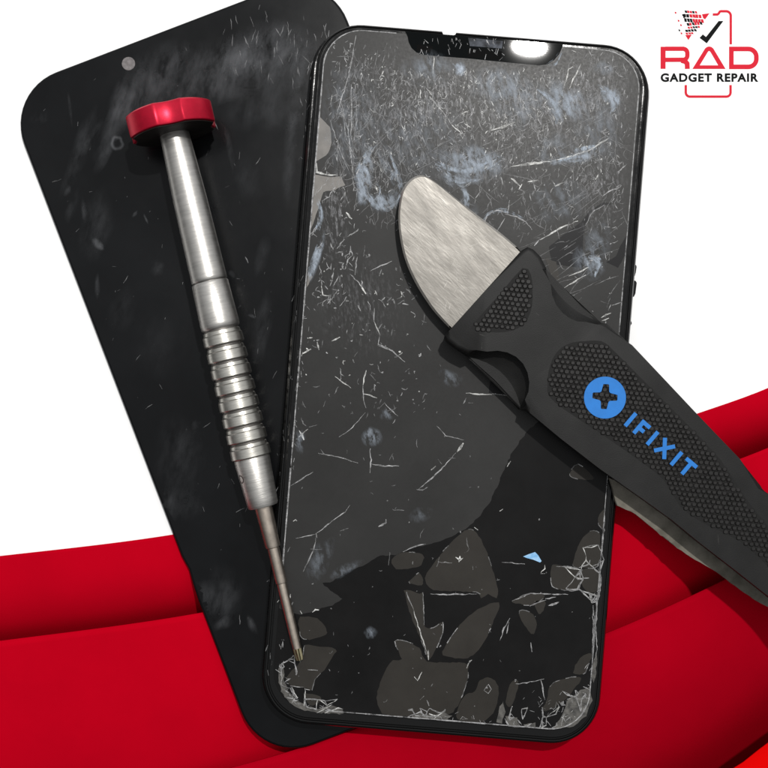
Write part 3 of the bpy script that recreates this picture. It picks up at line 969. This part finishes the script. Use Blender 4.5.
V = math.radians(100)
scatter(lo, 1500, 325, 632, 36, 225, 2, 16, 0.45, 1.1, V, 0.5, not_notch, 0.35)
scatter(mid, 900, 330, 628, 40, 195, 1.2, 9, 0.45, 1.2, V, 0.6, not_notch, 0.4)
scatter(hi, 330, 345, 610, 50, 175, 0.9, 5, 0.55, 1.3, V, 0.7, not_notch, 0.4)
scatter(mid, 330, 400, 550, 58, 135, 2, 15, 0.45, 1.0, math.radians(86), 0.3, not_notch)
scatter(hi, 190, 400, 550, 58, 125, 1.5, 10, 0.45, 1.0, math.radians(86), 0.35, not_notch)
scatter(lo, 120, 335, 400, 85, 180, 14, 46, 0.5, 1.0, math.radians(98), 0.12)
for (n_, ang_, x0_, x1_, y0_, y1_) in ((70, 98, 335, 620, 45, 150), (60, 140, 380, 620, 60, 200), (40, 30, 400, 600, 60, 190), (40, 150, 530, 625, 170, 300), (30, 70, 330, 420, 60, 200)):
    for _ in range(n_):
        x, y = rc.uniform(x0_, x1_), rc.uniform(y0_, y1_)
        pts = wander(x, y, rc.uniform(10, 48), math.radians(ang_) + rc.gauss(0, 0.15), 0.03)
        if all(on_glass(*p) and not_notch(*p) for p in pts):
            add_ribbon(lo, pts, rc.uniform(0.35, 0.75), ZC, jit=0.12, rnd=rc)
scatter(mid, 110, 308, 362, 165, 300, 2, 12, 0.5, 1.4, V, 0.5, None, 0.5)
scatter(lo, 200, 300, 440, 230, 420, 2, 9, 0.5, 1.2, 1.4, 0.9, None, 0.5)
scatter(mid, 90, 300, 425, 250, 400, 1.5, 8, 0.7, 1.8, 1.3, 0.8, None, 0.7)
scatter(hi, 34, 300, 420, 260, 395, 1.2, 5, 0.8, 1.9, 1.3, 0.8, None, 0.7)
scatter(lo, 60, 290, 500, 400, 560, 2, 14, 0.5, 1.1, 2.2, 0.8)
scatter(lo, 70, 285, 600, 560, 715, 1, 4, 0.5, 1.2, 1.6, 1.0)
scatter(mid, 22, 285, 600, 500, 715, 0.8, 2.5, 0.7, 1.4, 1.6, 1.0)
scatter(mid, 90, 540, 630, 160, 330, 1.5, 8, 0.5, 1.2, 2.4, 0.6, None, 0.5)
scatter(lo, 140, 520, 630, 150, 330, 3, 14, 0.5, 1.2, 2.4, 0.5, None, 0.5)
# pale slivers paint highlights on broken edges of the lifted pieces
for sidx, sh in enumerate(SH[:-1]):
    q = rough_edge(smooth(sh, 3), 0.4, 3.0, sidx)
    run = 0
    for k in range(len(q)):
        if run <= 0 and rc.random() < 0.08:
            run = rc.randrange(2, 6)
        if run > 0:
            run -= 1
            add_ribbon(lo if rc.random() < 0.7 else mid, [q[k], q[(k + 1) % len(q)]], rc.uniform(0.5, 1.0), ZC, taper=False)
# the web of cracks at the right edge and along the bottom
WEB = [(583, 548), (598, 545), (604, 560), (592, 566), (581, 570), (600, 574), (583, 579), (600, 584), (578, 589), (589, 593), (599, 597), (592, 603), (586, 560), (575, 577), (566, 589), (565, 567)]
for k, p in enumerate(WEB):
    near_ = sorted((q for q in WEB if q != p), key=lambda q: math.hypot(q[0] - p[0], q[1] - p[1]))[:2]
    for q in near_:
        add_ribbon(mid if k % 3 else hi, [p, ((p[0] + q[0]) / 2 + rc.uniform(-1.5, 1.5), (p[1] + q[1]) / 2 + rc.uniform(-1.5, 1.5)), q], rc.uniform(0.6, 1.3), ZC, taper=False, jit=0.4, rnd=rc)
for (x0, y0, x1, y1, nn_) in ((560, 690, 594, 726, 30), (505, 706, 560, 728, 20), (279, 655, 300, 706, 20), (300, 696, 344, 714, 16), (408, 708, 456, 718, 14), (592, 600, 598, 690, 12)):
    pts_ = [(rc.uniform(x0, x1), rc.uniform(y0, y1)) for _ in range(nn_)]
    pts_ = [p for p in pts_ if on_glass(*p)]
    for k, p in enumerate(pts_):
        near_ = sorted((q for q in pts_ if q != p), key=lambda q: math.hypot(q[0] - p[0], q[1] - p[1]))[:2]
        for q in near_:
            add_ribbon(hi if rc.random() < 0.25 else mid, [p, q], rc.uniform(0.5, 1.1), ZC, taper=False, jit=0.5, rnd=rc)


def along(line, n, bmx, l0, l1, w0, w1, off):  # crumbs beside a broken edge, kept on the glass
    for _ in range(n):
        i = rc.randrange(len(line) - 1)
        t = rc.random()
        x = line[i][0] + (line[i + 1][0] - line[i][0]) * t + rc.gauss(0, off)
        y = line[i][1] + (line[i + 1][1] - line[i][1]) * t + rc.gauss(0, off)
        L, th = rc.uniform(l0, l1), rc.uniform(0, 6.28)
        if not (on_glass(x, y) and on_glass(x + L * math.cos(th), y + L * math.sin(th))):
            continue
        add_ribbon(bmx, [(x, y), (x + L * math.cos(th), y + L * math.sin(th))], rc.uniform(w0, w1), ZC, jit=0.5, rnd=rc)


along([(283, 640), (281, 670), (286, 692), (300, 706), (340, 711)], 30, mid, 2, 7, 0.7, 1.6, 2.0)
along([(594, 655), (592, 695), (580, 715), (555, 724), (505, 722)], 34, mid, 2, 8, 0.7, 1.6, 2.6)
along([(594, 670), (590, 697), (578, 712), (562, 718)], 24, hi, 1.5, 4, 0.6, 1.2, 5.0)
along([(410, 716), (450, 718), (500, 723)], 26, mid, 2, 6, 0.6, 1.3, 1.4)
along([(535, 700), (550, 712), (575, 700)], 26, mid, 2, 6, 0.6, 1.3, 5.0)
along([(306, 300), (297, 410), (292, 470)], 30, mid, 1.5, 5, 0.6, 1.4, 1.2)
# pale line painting the edge highlight round the chipped glass rim
rim = ph.ring(13.0, 12.6, 7.0, 17.0, 38, nc=10, ns=30)
n = len(rim)
for i in range(n):
    a, b = rim[i], rim[(i + 1) % n]
    if 398 < (a[0] + b[0]) / 2 < 570 and a[1] < 80:
        continue
    x, y = a
    w = 1.0
    tgt = mid
    if y > 600 and x > 345:
        w = 1.2
    if x < 330 and y < 640:
        w = 1.4
    if y > 600 and x < 330:
        continue
    add_ribbon(tgt, [a, b], w * rc.uniform(0.6, 1.2), ZC, taper=False)
sm_ = bmesh.new()
for pts_, w_ in (([(372, 146), (364, 160), (359, 178), (362, 194)], 6.0), ([(364, 192), (374, 204), (388, 208), (397, 202)], 5.0), ([(392, 155), (398, 172), (402, 190), (398, 202)], 3.6), ([(377, 182), (380, 190), (378, 198)], 2.4),
                 ([(463, 188), (467, 198), (466, 210)], 4.5), ([(438, 166), (448, 176), (462, 182), (476, 180)], 6.0), ([(440, 163), (460, 170), (482, 168), (500, 158)], 8.0), ([(483, 224), (489, 213), (505, 211), (524, 219)], 2.6),
                 ([(600, 88), (610, 92), (618, 100), (612, 112)], 5.0), ([(540, 90), (556, 106), (560, 124)], 8.0), ([(556, 162), (572, 158), (590, 156)], 6.0), ([(576, 150), (594, 146)], 7.0), ([(320, 245), (314, 262), (310, 276)], 5.5),
                 ([(318, 200), (322, 214), (318, 230)], 3.0), ([(590, 255), (600, 262), (596, 276)], 6.0), ([(455, 64), (462, 72)], 8.0), ([(548, 66), (556, 62), (561, 52)], 2.2)):
    for k in range(5):
        o_ = rc.gauss(0, w_ * 0.32)
        add_ribbon(sm_, smooth([(x + o_ + rc.gauss(0, 0.6), y + rc.gauss(0, 1.5)) for x, y in pts_], 8, closed=False), w_ * rc.uniform(0.25, 0.7), ZG + (0.072 + 0.002 * k) * MM, jit=0.25, rnd=rc)
link('grease_and_glare_streaks', sm_, M['streak'], phone, kind='stuff')
link('bright_cracks', hi, M['crack_hi'], phone, kind='stuff')
link('grey_cracks_and_glints', mid, M['crack_glint_mid'], phone, kind='stuff')
link('faint_scratches_and_glints', lo, M['crack_glint_lo'], phone, kind='stuff')
bm = bmesh.new()
rn = random.Random(9)
for (x0, y0, x1, y1, k) in ((300, 270, 282, 500, 26), (311, 60, 304, 160, 10), (268, 640, 275, 700, 4)):
    for _ in range(k):
        t = rn.random()
        x, y = x0 + (x1 - x0) * t + rn.uniform(-5, 6), y0 + (y1 - y0) * t
        L, th = rn.uniform(1.5, 7), rn.gauss(1.65, 0.35)
        add_ribbon(bm, [(x, y), (x + L * math.cos(th), y + L * math.sin(th))], rn.uniform(0.5, 1.1), ZT + 0.03 * MM, jit=0.4, rnd=rn)
link('frame_scuffs', bm, M['crack_glint_lo'], phone, kind='stuff')

items = [(365, 178, 8, 28, 12, 1.3, 0), (611, 96, 10, 12, -30, 1.2, 0), (566, 104, 22, 20, 20, 0.9, 0), (478, 160, 30, 14, 10, 0.9, 0), (380, 200, 20, 8, -4, 0.9, 0), (395, 180, 5, 26, -14, 0.55, 0), (383, 203, 22, 9, -4, 0.65, 0), (380, 182, 22, 34, 0, 0.35, 1), (470, 165, 36, 20, 8, 0.6, 0), (462, 178, 26, 10, -6, 0.5, 0),
         (466, 198, 4, 14, -14, 0.9, 0), (612, 98, 9, 11, -30, 1.0, 0), (604, 68, 12, 8, 0, 0.5, 0), (560, 100, 26, 24, 10, 0.5, 0), (585, 155, 22, 9, -18, 0.7, 0), (556, 150, 22, 18, 0, 0.4, 0), (555, 162, 8, 4, 0, 1.0, 0),
         (460, 69, 7, 8, 0, 1.3, 0), (500, 85, 34, 22, 0, 0.5, 0), (430, 70, 30, 20, 0, 0.4, 0), (520, 100, 30, 30, 0, 0.4, 0), (317, 256, 5, 26, 18, 1.2, 0), (372, 437, 10, 11, 0, 0.9, 0), (387, 414, 9, 7, -10, 0.5, 0),
         (450, 378, 13, 9, 20, 0.45, 0), (455, 215, 30, 24, 0, 0.3, 0), (590, 262, 18, 22, 0, 0.6, 0), (600, 240, 16, 20, 0, 0.3, 0), (560, 200, 34, 24, 0, 0.25, 0), (600, 125, 28, 40, 0, 0.28, 0), (350, 120, 34, 70, 0, 0.2, 0),
         (420, 140, 60, 50, 0, 0.2, 0), (300, 440, 6, 14, 0, 0.5, 0), (370, 633, 7, 7, -30, 0.5, 0), (420, 515, 14, 8, -20, 0.25, 0), (320, 560, 12, 26, 25, 0.25, 0), (345, 570, 20, 6, -30, 0.35, 0)]
haze = [(470, 95, 90, 36, 6, 0.75, 0), (400, 110, 60, 60, 10, 0.5, 0), (560, 110, 70, 55, 6, 0.55, 0), (600, 90, 36, 44, 0, 0.55, 0), (350, 110, 22, 70, 5, 0.5, 0), (480, 160, 80, 40, 0, 0.4, 0), (335, 215, 18, 50, 5, 0.55, 0), (600, 190, 30, 60, 4, 0.4, 0), (360, 300, 50, 60, 0, 0.2, 0)]
link('scratch_haze', smudge_mesh(haze, ZG + 0.05 * MM, within=[p for p in ol]), M['haze'], phone, kind='stuff')
link('grease_and_glare_smudges', smudge_mesh(items, ZG + 0.12 * MM, within=screen_rim), M['smudge_glare'], phone, kind='stuff')
glass_chip = prism_px([(523, 556.5), (529, 554), (535, 552), (538, 555), (541.5, 561), (540, 562.5), (533, 559.5), (527, 558)], ZG - 0.03 * MM, ZG + 0.12 * MM, ZT, bevel=0.00003)
bc = link('paint_chip', glass_chip, M['blue_chip'], None, base=tuple(P(533, 557, ZG)))
bc['label'] = 'tiny pale blue paint flake on the cracked phone screen'
bc['category'] = 'flake'

# ------------------------------------------------------------------ screwdriver
RCAP_PX = 44.5
zA = 11.25 * MM
zB = ZT + 1.28 * MM
A = P(171.5, 122, zA)
B = P(299.8, 660, zB)
ax = (B - A).normalized()
LEN = (B - A).length
side = ax.cross(Vector((0, 0, 1))).normalized()
upv = side.cross(ax).normalized()
screw = empty('screwdriver', (P(240, 380, 0).x, P(240, 380, 0).y, ZR), 'steel precision screwdriver with red scalloped cap lying across both phones', 'screwdriver')
FY = 660.0 - 122.0


def sec(y, r, n=48, fn=None):
    f = (y - 122.0) / FY
    c = A + ax * (LEN * f)
    rw = r * PX * (1 - c.z / H)
    out = []
    for i in range(n):
        t = 2 * math.pi * i / n
        rr_ = rw * (fn(t) if fn else 1.0)
        out.append(c + side * (rr_ * math.cos(t)) + upv * (rr_ * math.sin(t)))
    return out


def lathe(profile, n=48, fn=None):
    bm = bmesh.new()
    R = [[bm.verts.new(p) for p in sec(y, r, n, fn)] for y, r in profile]
    for a, b in zip(R[:-1], R[1:]):
        for i in range(n):
            j = (i + 1) % n
            bm.faces.new((a[i], a[j], b[j], b[i]))
    bm.faces.new(R[0])
    bm.faces.new(R[-1])
    return bm


def shade_auto(o, deg=30):
    me = o.data
    me.shade_smooth()
    try:
        me.set_sharp_from_angle(angle=math.radians(deg))
    except Exception:
        pass
    return o


def scallop(t):
    # four shallow scoops round the cap
    per = math.pi / 2
    d = ((t - math.radians(97) + per / 2) % per) - per / 2
    hw = math.radians(17)
    if abs(d) < hw:
        return 1.0 - 0.11 * (math.cos(d / hw * math.pi / 2) ** 0.8)
    return 1.0


shade_auto(link('cap', lathe([(110.5, 36), (110.9, 41.5), (111.8, 43.6), (113.0, 44.5), (131.0, 44.5), (132.2, 43.9), (132.8, 42.5), (133.1, 30)], 192, scallop), M['cap'], screw), 35)
shade_auto(link('cap_underside_shade', lathe([(132.6, 40.0), (133.3, 42.2), (133.9, 42.0), (134.3, 40.5), (134.6, 16)], 192, scallop), M['cap_shade'], screw), 35)  # dark disc added to paint the shade under the cap
shade_auto(link('barrel', lathe([(131, 14.0), (134, 14.6), (200, 17.0), (276, 18.0), (279.2, 18.1), (280.2, 17.4)], 64), M['steel'], screw), 40)
shade_auto(link('joint_groove', lathe([(279, 16.6), (283, 16.6)], 48), M['groove'], screw), 40)
shade_auto(link('sleeve', lathe([(281.2, 17.6), (282.2, 18.4), (322, 19.6), (326, 19.4), (327.4, 18.2)], 64), M['steel'], screw), 40)
shade_auto(link('grip_core', lathe([(325, 17.4), (456, 17.6)], 48), M['groove'], screw), 40)
pitch = (457.2 - 328.6) / 8
for k in range(8):
    y0 = 328.6 + pitch * k
    shade_auto(link('grip_ring', lathe([(y0 + 0.6, 18.0), (y0 + 1.2, 18.5), (y0 + 4.2, 18.9), (y0 + 5.2, 20.0), (y0 + 13.6, 20.2), (y0 + 14.6, 19.5), (y0 + 15.0, 18.0)], 64), M['steel_ring'], screw), 25)
shade_auto(link('collar', lathe([(456.2, 17.6), (457.5, 18.0), (496, 15.9), (503, 15.5), (505, 14.6), (505.6, 12)], 64), M['steel'], screw), 40)
shade_auto(link('shank', lathe([(504, 8.9), (507, 8.9), (544, 7.7), (546, 7.3), (546.8, 6)], 40), M['bronze'], screw), 40)
shade_auto(link('shank', lathe([(545.5, 6.0), (548, 6.0), (580, 5.9), (582, 5.6), (582.6, 4.9)], 40), M['bronze'], screw), 40)
shade_auto(link('shank', lathe([(581.5, 4.9), (584, 5.0), (640, 4.7), (648, 4.5)], 40), M['bronze'], screw), 40)
shade_auto(link('bit_tip', lathe([(646, 4.4), (650, 4.5), (657, 4.2), (660, 3.6)], 40, lambda t: 0.80 + 0.20 * math.cos(4 * t)), M['tip'], screw), 40)
# small engraved ring on the collar's flank
bm = bmesh.new()
f = (474 - 122.0) / FY
for k in range(20):
    pass
ring_v = []
for k in range(20):
    t = 2 * math.pi * k / 20
    row = []
    for rad in (3.0, 4.3):
        yy = 474 + rad * math.sin(t)
        th = math.radians(36) + (rad * math.cos(t)) / 17.0
        c = A + ax * (LEN * (yy - 122.0) / FY)
        rw = (17.12 - (yy - 474) * 0.054 + 0.08) * PX * (1 - c.z / H)
        row.append(bm.verts.new(c - side * (rw * -math.cos(th)) + upv * (rw * math.sin(th))))
    ring_v.append(row)
for k in range(20):
    j = (k + 1) % 20
    bm.faces.new((ring_v[k][0], ring_v[k][1], ring_v[j][1], ring_v[j][0]))
link('engraved_ring', bm, M['groove'], screw)

# ------------------------------------------------------------------ opening knife
ZK0 = ZG + 0.15 * MM
ZK = ZK0 + 8.0 * MM
knife = empty('opening_knife', (P(600, 400, ZK0).x, P(600, 400, ZK0).y, ZK0), 'broad pry knife with worn steel blade and black rubber handle, on the cracked phone', 'knife')
ARC_L = [(468, 354), (476, 350), (486, 347), (498, 346), (509, 348), (519, 353), (527, 361), (532, 371), (534, 382), (533, 393), (529, 402), (524, 409)]
ARC_U = [(607, 323), (597, 324.5), (586, 326.5), (576, 326), (567, 322), (559, 316), (552, 307), (547.5, 296), (546, 283), (547, 268)]
UP = [(846, 640), (842, 610), (830, 578), (806, 542), (784, 517), (768, 499), (762, 486), (740, 459), (697, 414), (666, 381), (632, 345)]
LOW = [(530, 413), (560, 438), (600, 469), (640, 497), (672, 520), (700, 543), (735, 570), (768, 596), (800, 622), (826, 646), (840, 652)]
FRONT = [(541, 256), (534, 249), (528, 246.5), (522, 250), (485, 291), (449, 331), (445, 336), (447, 341), (456, 348)]
top_out = UP + ARC_U + FRONT + ARC_L + LOW
low_out = UP + [(607, 323), (598, 320), (547, 266)] + FRONT + [(468, 356), (495, 380), (522, 411)] + LOW
zmid = ZK0 + 3.6 * MM
bm = prism_px(top_out, zmid, ZK, ZK, bevel=0.0010, seg=4)
o = link('handle', bm, M['rubber'], knife)
shade_auto(o, 40)


def shrink(pts, d):
    cx = sum(p[0] for p in pts) / len(pts)
    cy = sum(p[1] for p in pts) / len(pts)
    n = len(pts)
    out = []
    for i in range(n):
        a, b = pts[i - 1], pts[(i + 1) % n]
        dx, dy = b[0] - a[0], b[1] - a[1]
        L = math.hypot(dx, dy) or 1
        out.append((pts[i][0] + dy / L * d, pts[i][1] - dx / L * d))
    return out


def area(p):
    return sum(p[i - 1][0] * p[i][1] - p[i][0] * p[i - 1][1] for i in range(len(p)))


sg = -1 if area(low_out) > 0 else 1
bm = prism_px(shrink(low_out, 1.2 * sg), ZK0, zmid + 0.3 * MM, ZK, bevel=0.0004, seg=2)
link('handle_base', bm, M['rubber'], knife)
# concave finger scoops between the arc in the top face and the straight flank below
for arcp, c0, c1 in ((ARC_L, (468, 356), (523, 410)), (ARC_U, (606, 322.5), (547, 267))):
    bm = bmesh.new()
    nn = len(arcp)
    rows = []
    for i, (x, y) in enumerate(arcp):
        t = i / (nn - 1)
        ex, ey = c0[0] + (c1[0] - c0[0]) * t, c0[1] + (c1[1] - c0[1]) * t
        row = []
        for j in range(9):
            w = j / 8
            z = (ZK - 1.5 * MM) - (3.0 * MM) * (math.sin(w * math.pi / 2) ** 0.9)
            q = P(x + (ex - x) * w, y + (ey - y) * w, ZK)
            row.append(bm.verts.new((q.x, q.y, z)))
        q = P(ex, ey, ZK)
        row.append(bm.verts.new((q.x, q.y, zmid)))
        rows.append(row)
    for a, b in zip(rows[:-1], rows[1:]):
        for j in range(len(a) - 1):
            bm.faces.new((a[j], a[j + 1], b[j + 1], b[j]))
    bmesh.ops.remove_doubles(bm, verts=bm.verts, dist=1e-7)
    link('finger_scoop', bm, M['rubber'], knife, smooth_shade=True)

# blade
BL = [(449, 327.5), (440, 318), (430, 306), (416, 284), (406, 262), (400.5, 240), (398.3, 216), (400.5, 197), (404, 187), (410, 179.5), (417, 175.5), (424, 175.2), (432, 179), (444, 188), (470, 209), (500, 232), (517, 246.5)]
zb1 = ZK0 + 4.6 * MM
BLs = smooth(BL, 4, closed=False)
bl = BLs + [(530, 262), (465, 340)]
bm = bmesh.new()
cx, cy = 462, 262
n = len(bl)
r0 = [P(x, y, zb1) for x, y in bl]


def inset(p, k, hnd):
    d = math.hypot(p[0] - cx, p[1] - cy)
    if hnd:
        return p
    return (p[0] + (cx - p[0]) * k / d, p[1] + (cy - p[1]) * k / d)


ri = [P(*inset(p, 2.2, i >= n - 2), zb1) for i, p in enumerate(bl)]
edge_v = [bm.verts.new((p.x, p.y, zb1 - 0.40 * MM)) for p in r0]
top_v = [bm.verts.new((p.x, p.y, zb1)) for p in ri]
bot_v = [bm.verts.new((p.x, p.y, zb1 - 0.80 * MM)) for p in ri]
bm.faces.new(top_v)
bm.faces.new(list(reversed(bot_v)))
for i in range(n):
    j = (i + 1) % n
    bm.faces.new((bot_v[i], bot_v[j], edge_v[j], edge_v[i]))
bmesh.ops.triangulate(bm, faces=[f for f in bm.faces if len(f.verts) > 4])
link('blade', bm, M['blade'], knife)
bm = bmesh.new()
ev = [bm.verts.new((p.x, p.y, zb1 - 0.40 * MM)) for p in r0]
tv = [bm.verts.new((p.x, p.y, zb1)) for p in ri]
for i in range(n - 3):
    bm.faces.new((ev[i], ev[i + 1], tv[i + 1], tv[i]))
link('ground_edge', bm, M['blade_edge'], knife)
bm = bmesh.new()
rb = random.Random(31)
for _ in range(520):
    x, y = rb.uniform(398, 520), rb.uniform(175, 330)
    L, th_ = 1.0 + 13 * rb.random() ** 2, rb.choice((0.75, 0.75, 0.75, -0.6, 2.2, 1.5)) + rb.gauss(0, 0.25)
    p2 = (x + L * math.cos(th_), y + L * math.sin(th_))
    core = [(452, 322), (434, 303), (410, 262), (403, 215), (412, 185), (424, 180), (470, 215), (512, 248)]
    if inside((x, y), core) and inside(p2, core):
        add_ribbon(bm, [(x, y), p2], rb.uniform(0.3, 0.8), zb1 + 0.02 * MM, jit=0.3, rnd=rb)
link('blade_scratches', bm, M['blade_scratch'], knife, kind='stuff')
bm = bmesh.new()
for _ in range(46):
    x, y = rb.uniform(450, 760), rb.uniform(255, 590)
    L, th_ = rb.uniform(2, 10), rb.gauss(1.2, 0.6)
    p2 = (x + L * math.cos(th_), y + L * math.sin(th_))
    if all(inside(p, shrink_px(top_out, 8)) for p in ((x, y), p2)):
        add_ribbon(bm, [(x, y), p2], rb.uniform(0.5, 1.3), ZK + 0.03 * MM, jit=0.5, rnd=rb)
link('handle_scuffs', bm, M['rubber_scuff'], knife, kind='stuff')
# taupe lip of the tabletop, added along the lower flank
remnant = [(610, 478), (640, 490), (700, 536), (768, 590), (800, 616), (830, 644), (834, 656), (800, 632), (772, 609), (760, 603.5), (740, 590), (715, 571), (690, 557), (665, 538), (640, 518), (626, 508), (617, 506)]
bm = prism_px(rough_edge(remnant, 0.5, 5, 3), ZK0 + 0.2 * MM, ZK0 + 1.6 * MM, ZK0 + 1.6 * MM, bevel=0.0003)
link('tabletop_remnant', bm, M['taupe'], knife, label='taupe tabletop lip along the lower flank of the handle')

# grip fields
G1 = smooth([(522.5, 268), (531, 275), (532.5, 290), (532, 306), (527, 320), (518, 328), (505, 332), (488, 332), (473, 330), (475, 322), (500, 294)], 2)
G2 = [(547.5, 386), (548.5, 372), (553, 358), (561, 348), (572, 342.5), (586, 341), (601, 341), (612, 349), (640, 377), (680, 417), (720, 459), (744, 496), (768, 526), (800, 562), (806, 580), (790, 584), (768, 566), (740, 541), (705, 524), (680, 506), (664, 480), (640, 461), (600, 433), (565, 410), (549, 396)]
G2 = smooth(G2, 2)
rg = random.Random(17)
for G in (G1, G2):
    gp = link('grip_field', prism_px(G, ZK - 0.3 * MM, ZK + 0.02 * MM, ZK), M['rubber_dark'], knife)
    bm = bmesh.new()
    tl = math.radians(6)
    dxp, dyp = 5.3, 4.75
    zb_, zt_ = ZK + 0.02 * MM, ZK + 0.42 * MM
    for r in range(-10, 80):
        for c_ in range(-20, 90):
            a = (c_ + 0.5 * (r % 2)) * dxp
            b = r * dyp
            x = 450 + a * math.cos(tl) - b * math.sin(tl)
            y = 240 + a * math.sin(tl) + b * math.cos(tl)
            if not inside((x, y), G):
                continue
            if not all(inside((x + ex, y + ey), G) for ex, ey in ((2, 0), (-2, 0), (0, 2), (0, -2))):
                continue
            base, tp = [], []
            kz = 0.68 * (1 + rg.uniform(-0.2, 0.15))
            zt_ = ZK + (0.30 + rg.uniform(-0.12, 0.02)) * MM
            x += rg.uniform(-0.25, 0.25)
            y += rg.uniform(-0.25, 0.25)
            for (ex, ey) in ((-2.6, -1.3), (-1.3, -2.35), (1.3, -2.35), (2.6, -1.3), (2.6, 1.3), (1.3, 2.35), (-1.3, 2.35), (-2.6, 1.3)):
                q = P(x + ex, y + ey, ZK)
                base.append(bm.verts.new((q.x, q.y, zb_)))
                q = P(x + ex * kz, y + ey * kz, ZK)
                tp.append(bm.verts.new((q.x, q.y, zt_)))
            bm.faces.new(tp)
            for i in range(8):
                j = (i + 1) % 8
                bm.faces.new((base[i], base[j], tp[j], tp[i]))
    link('grip_bumps', bm, M['rubber_bump'], gp, kind='stuff')

# printed roundel with a cross cut out, and the lettering, on the grip field
ZP0, ZP = ZK + 0.1 * MM, ZK + 0.34 * MM
bm = bmesh.new()
cxr, cyr, rad = 605.0, 397.6, 21.0
rot = math.radians(4)
cross = []
for q in range(4):
    a = math.radians(90 * q)
    for (x, y) in ((12.4, -2.5), (12.6, 2.5), (11.8, 3.3), (5.2, 3.9), (3.9, 5.2)):
        cross.append((x * math.cos(a) - y * math.sin(a), x * math.sin(a) + y * math.cos(a)))
cross.sort(key=lambda p: math.atan2(p[1], p[0]))
inn_t, out_t, inn_b, out_b = [], [], [], []
for (x, y) in cross:
    ang = math.atan2(y, x)
    xr, yr = x * math.cos(rot) - y * math.sin(rot), x * math.sin(rot) + y * math.cos(rot)
    q = P(cxr + xr, cyr - 1.0 + yr, ZP)
    inn_t.append(bm.verts.new((q.x, q.y, ZP)))
    inn_b.append(bm.verts.new((q.x, q.y, ZP0)))
NO = 64
outer = [(cxr + rad * math.cos(2 * math.pi * i / NO + rot), cyr + rad * math.sin(2 * math.pi * i / NO + rot)) for i in range(NO)]
for (x, y) in outer:
    q = P(x, y, ZP)
    out_t.append(bm.verts.new((q.x, q.y, ZP)))
    out_b.append(bm.verts.new((q.x, q.y, ZP0)))
# bridge the two loops
ni = len(inn_t)
ang_i = [math.atan2(p[1], p[0]) for p in cross]
i_idx = lambda a: min(range(ni), key=lambda k: abs((ang_i[k] - a + math.pi) % (2 * math.pi) - math.pi))
near = [i_idx(((2 * math.pi * i / NO + math.pi) % (2 * math.pi)) - math.pi) for i in range(NO)]
for i in range(NO):
    j = (i + 1) % NO
    bm.faces.new((out_t[i], out_t[j], inn_t[near[i]]))
    k = near[i]
    while k != near[j]:
        k2 = (k + 1) % ni
        bm.faces.new((out_t[j], inn_t[k2], inn_t[k]))
        k = k2
    bm.faces.new((out_b[i], out_b[j], out_t[j], out_t[i]))
for k in range(ni):
    k2 = (k + 1) % ni
    bm.faces.new((inn_b[k], inn_t[k], inn_t[k2], inn_b[k2]))
link('roundel', bm, M['blue'], knife, label='blue roundel with a cross cut out')

th = math.radians(40.3)
e1 = (math.cos(th), math.sin(th))
e2 = (math.sin(th), -math.cos(th))
OX, OY = 630.6, 419.6


def lt(t, h):
    return (OX + e1[0] * t + e2[0] * h, OY + e1[1] * t + e2[1] * h)


def bar(bm, t0, h0, t1, h1, w, z1):
    a, b = lt(t0, h0), lt(t1, h1)
    d = Vector((b[0] - a[0], b[1] - a[1])).normalized()
    nx_, ny_ = -d.y * w / 2, d.x * w / 2
    pts = [(a[0] + nx_, a[1] + ny_), (b[0] + nx_, b[1] + ny_), (b[0] - nx_, b[1] - ny_), (a[0] - nx_, a[1] - ny_)]
    add_prism(bm, [P(x, y, ZP) for x, y in pts], ZP0, z1)


SW = 4.0
GLYPH = [[(0, -8.4, 0, 8.4)], [(11.3, -8.4, 11.3, 8.4), (9.2, 6.3, 20.2, 6.3), (9.2, -0.8, 18.2, -0.8)], [(28.8, -8.4, 28.8, 8.4)],
         [(38.0, -8.4, 51.2, 8.4), (38.0, 8.4, 51.2, -8.4)], [(60.2, -8.4, 60.2, 8.4)], [(74.4, -8.4, 74.4, 8.0), (67.4, 6.4, 81.4, 6.4)]]
for g in GLYPH:
    bm = bmesh.new()
    for k, (t0, h0, t1, h1) in enumerate(g):
        bar(bm, t0, h0, t1, h1, SW, ZP + k * 0.008 * MM)
    link('letter', bm, M['blue'], knife)
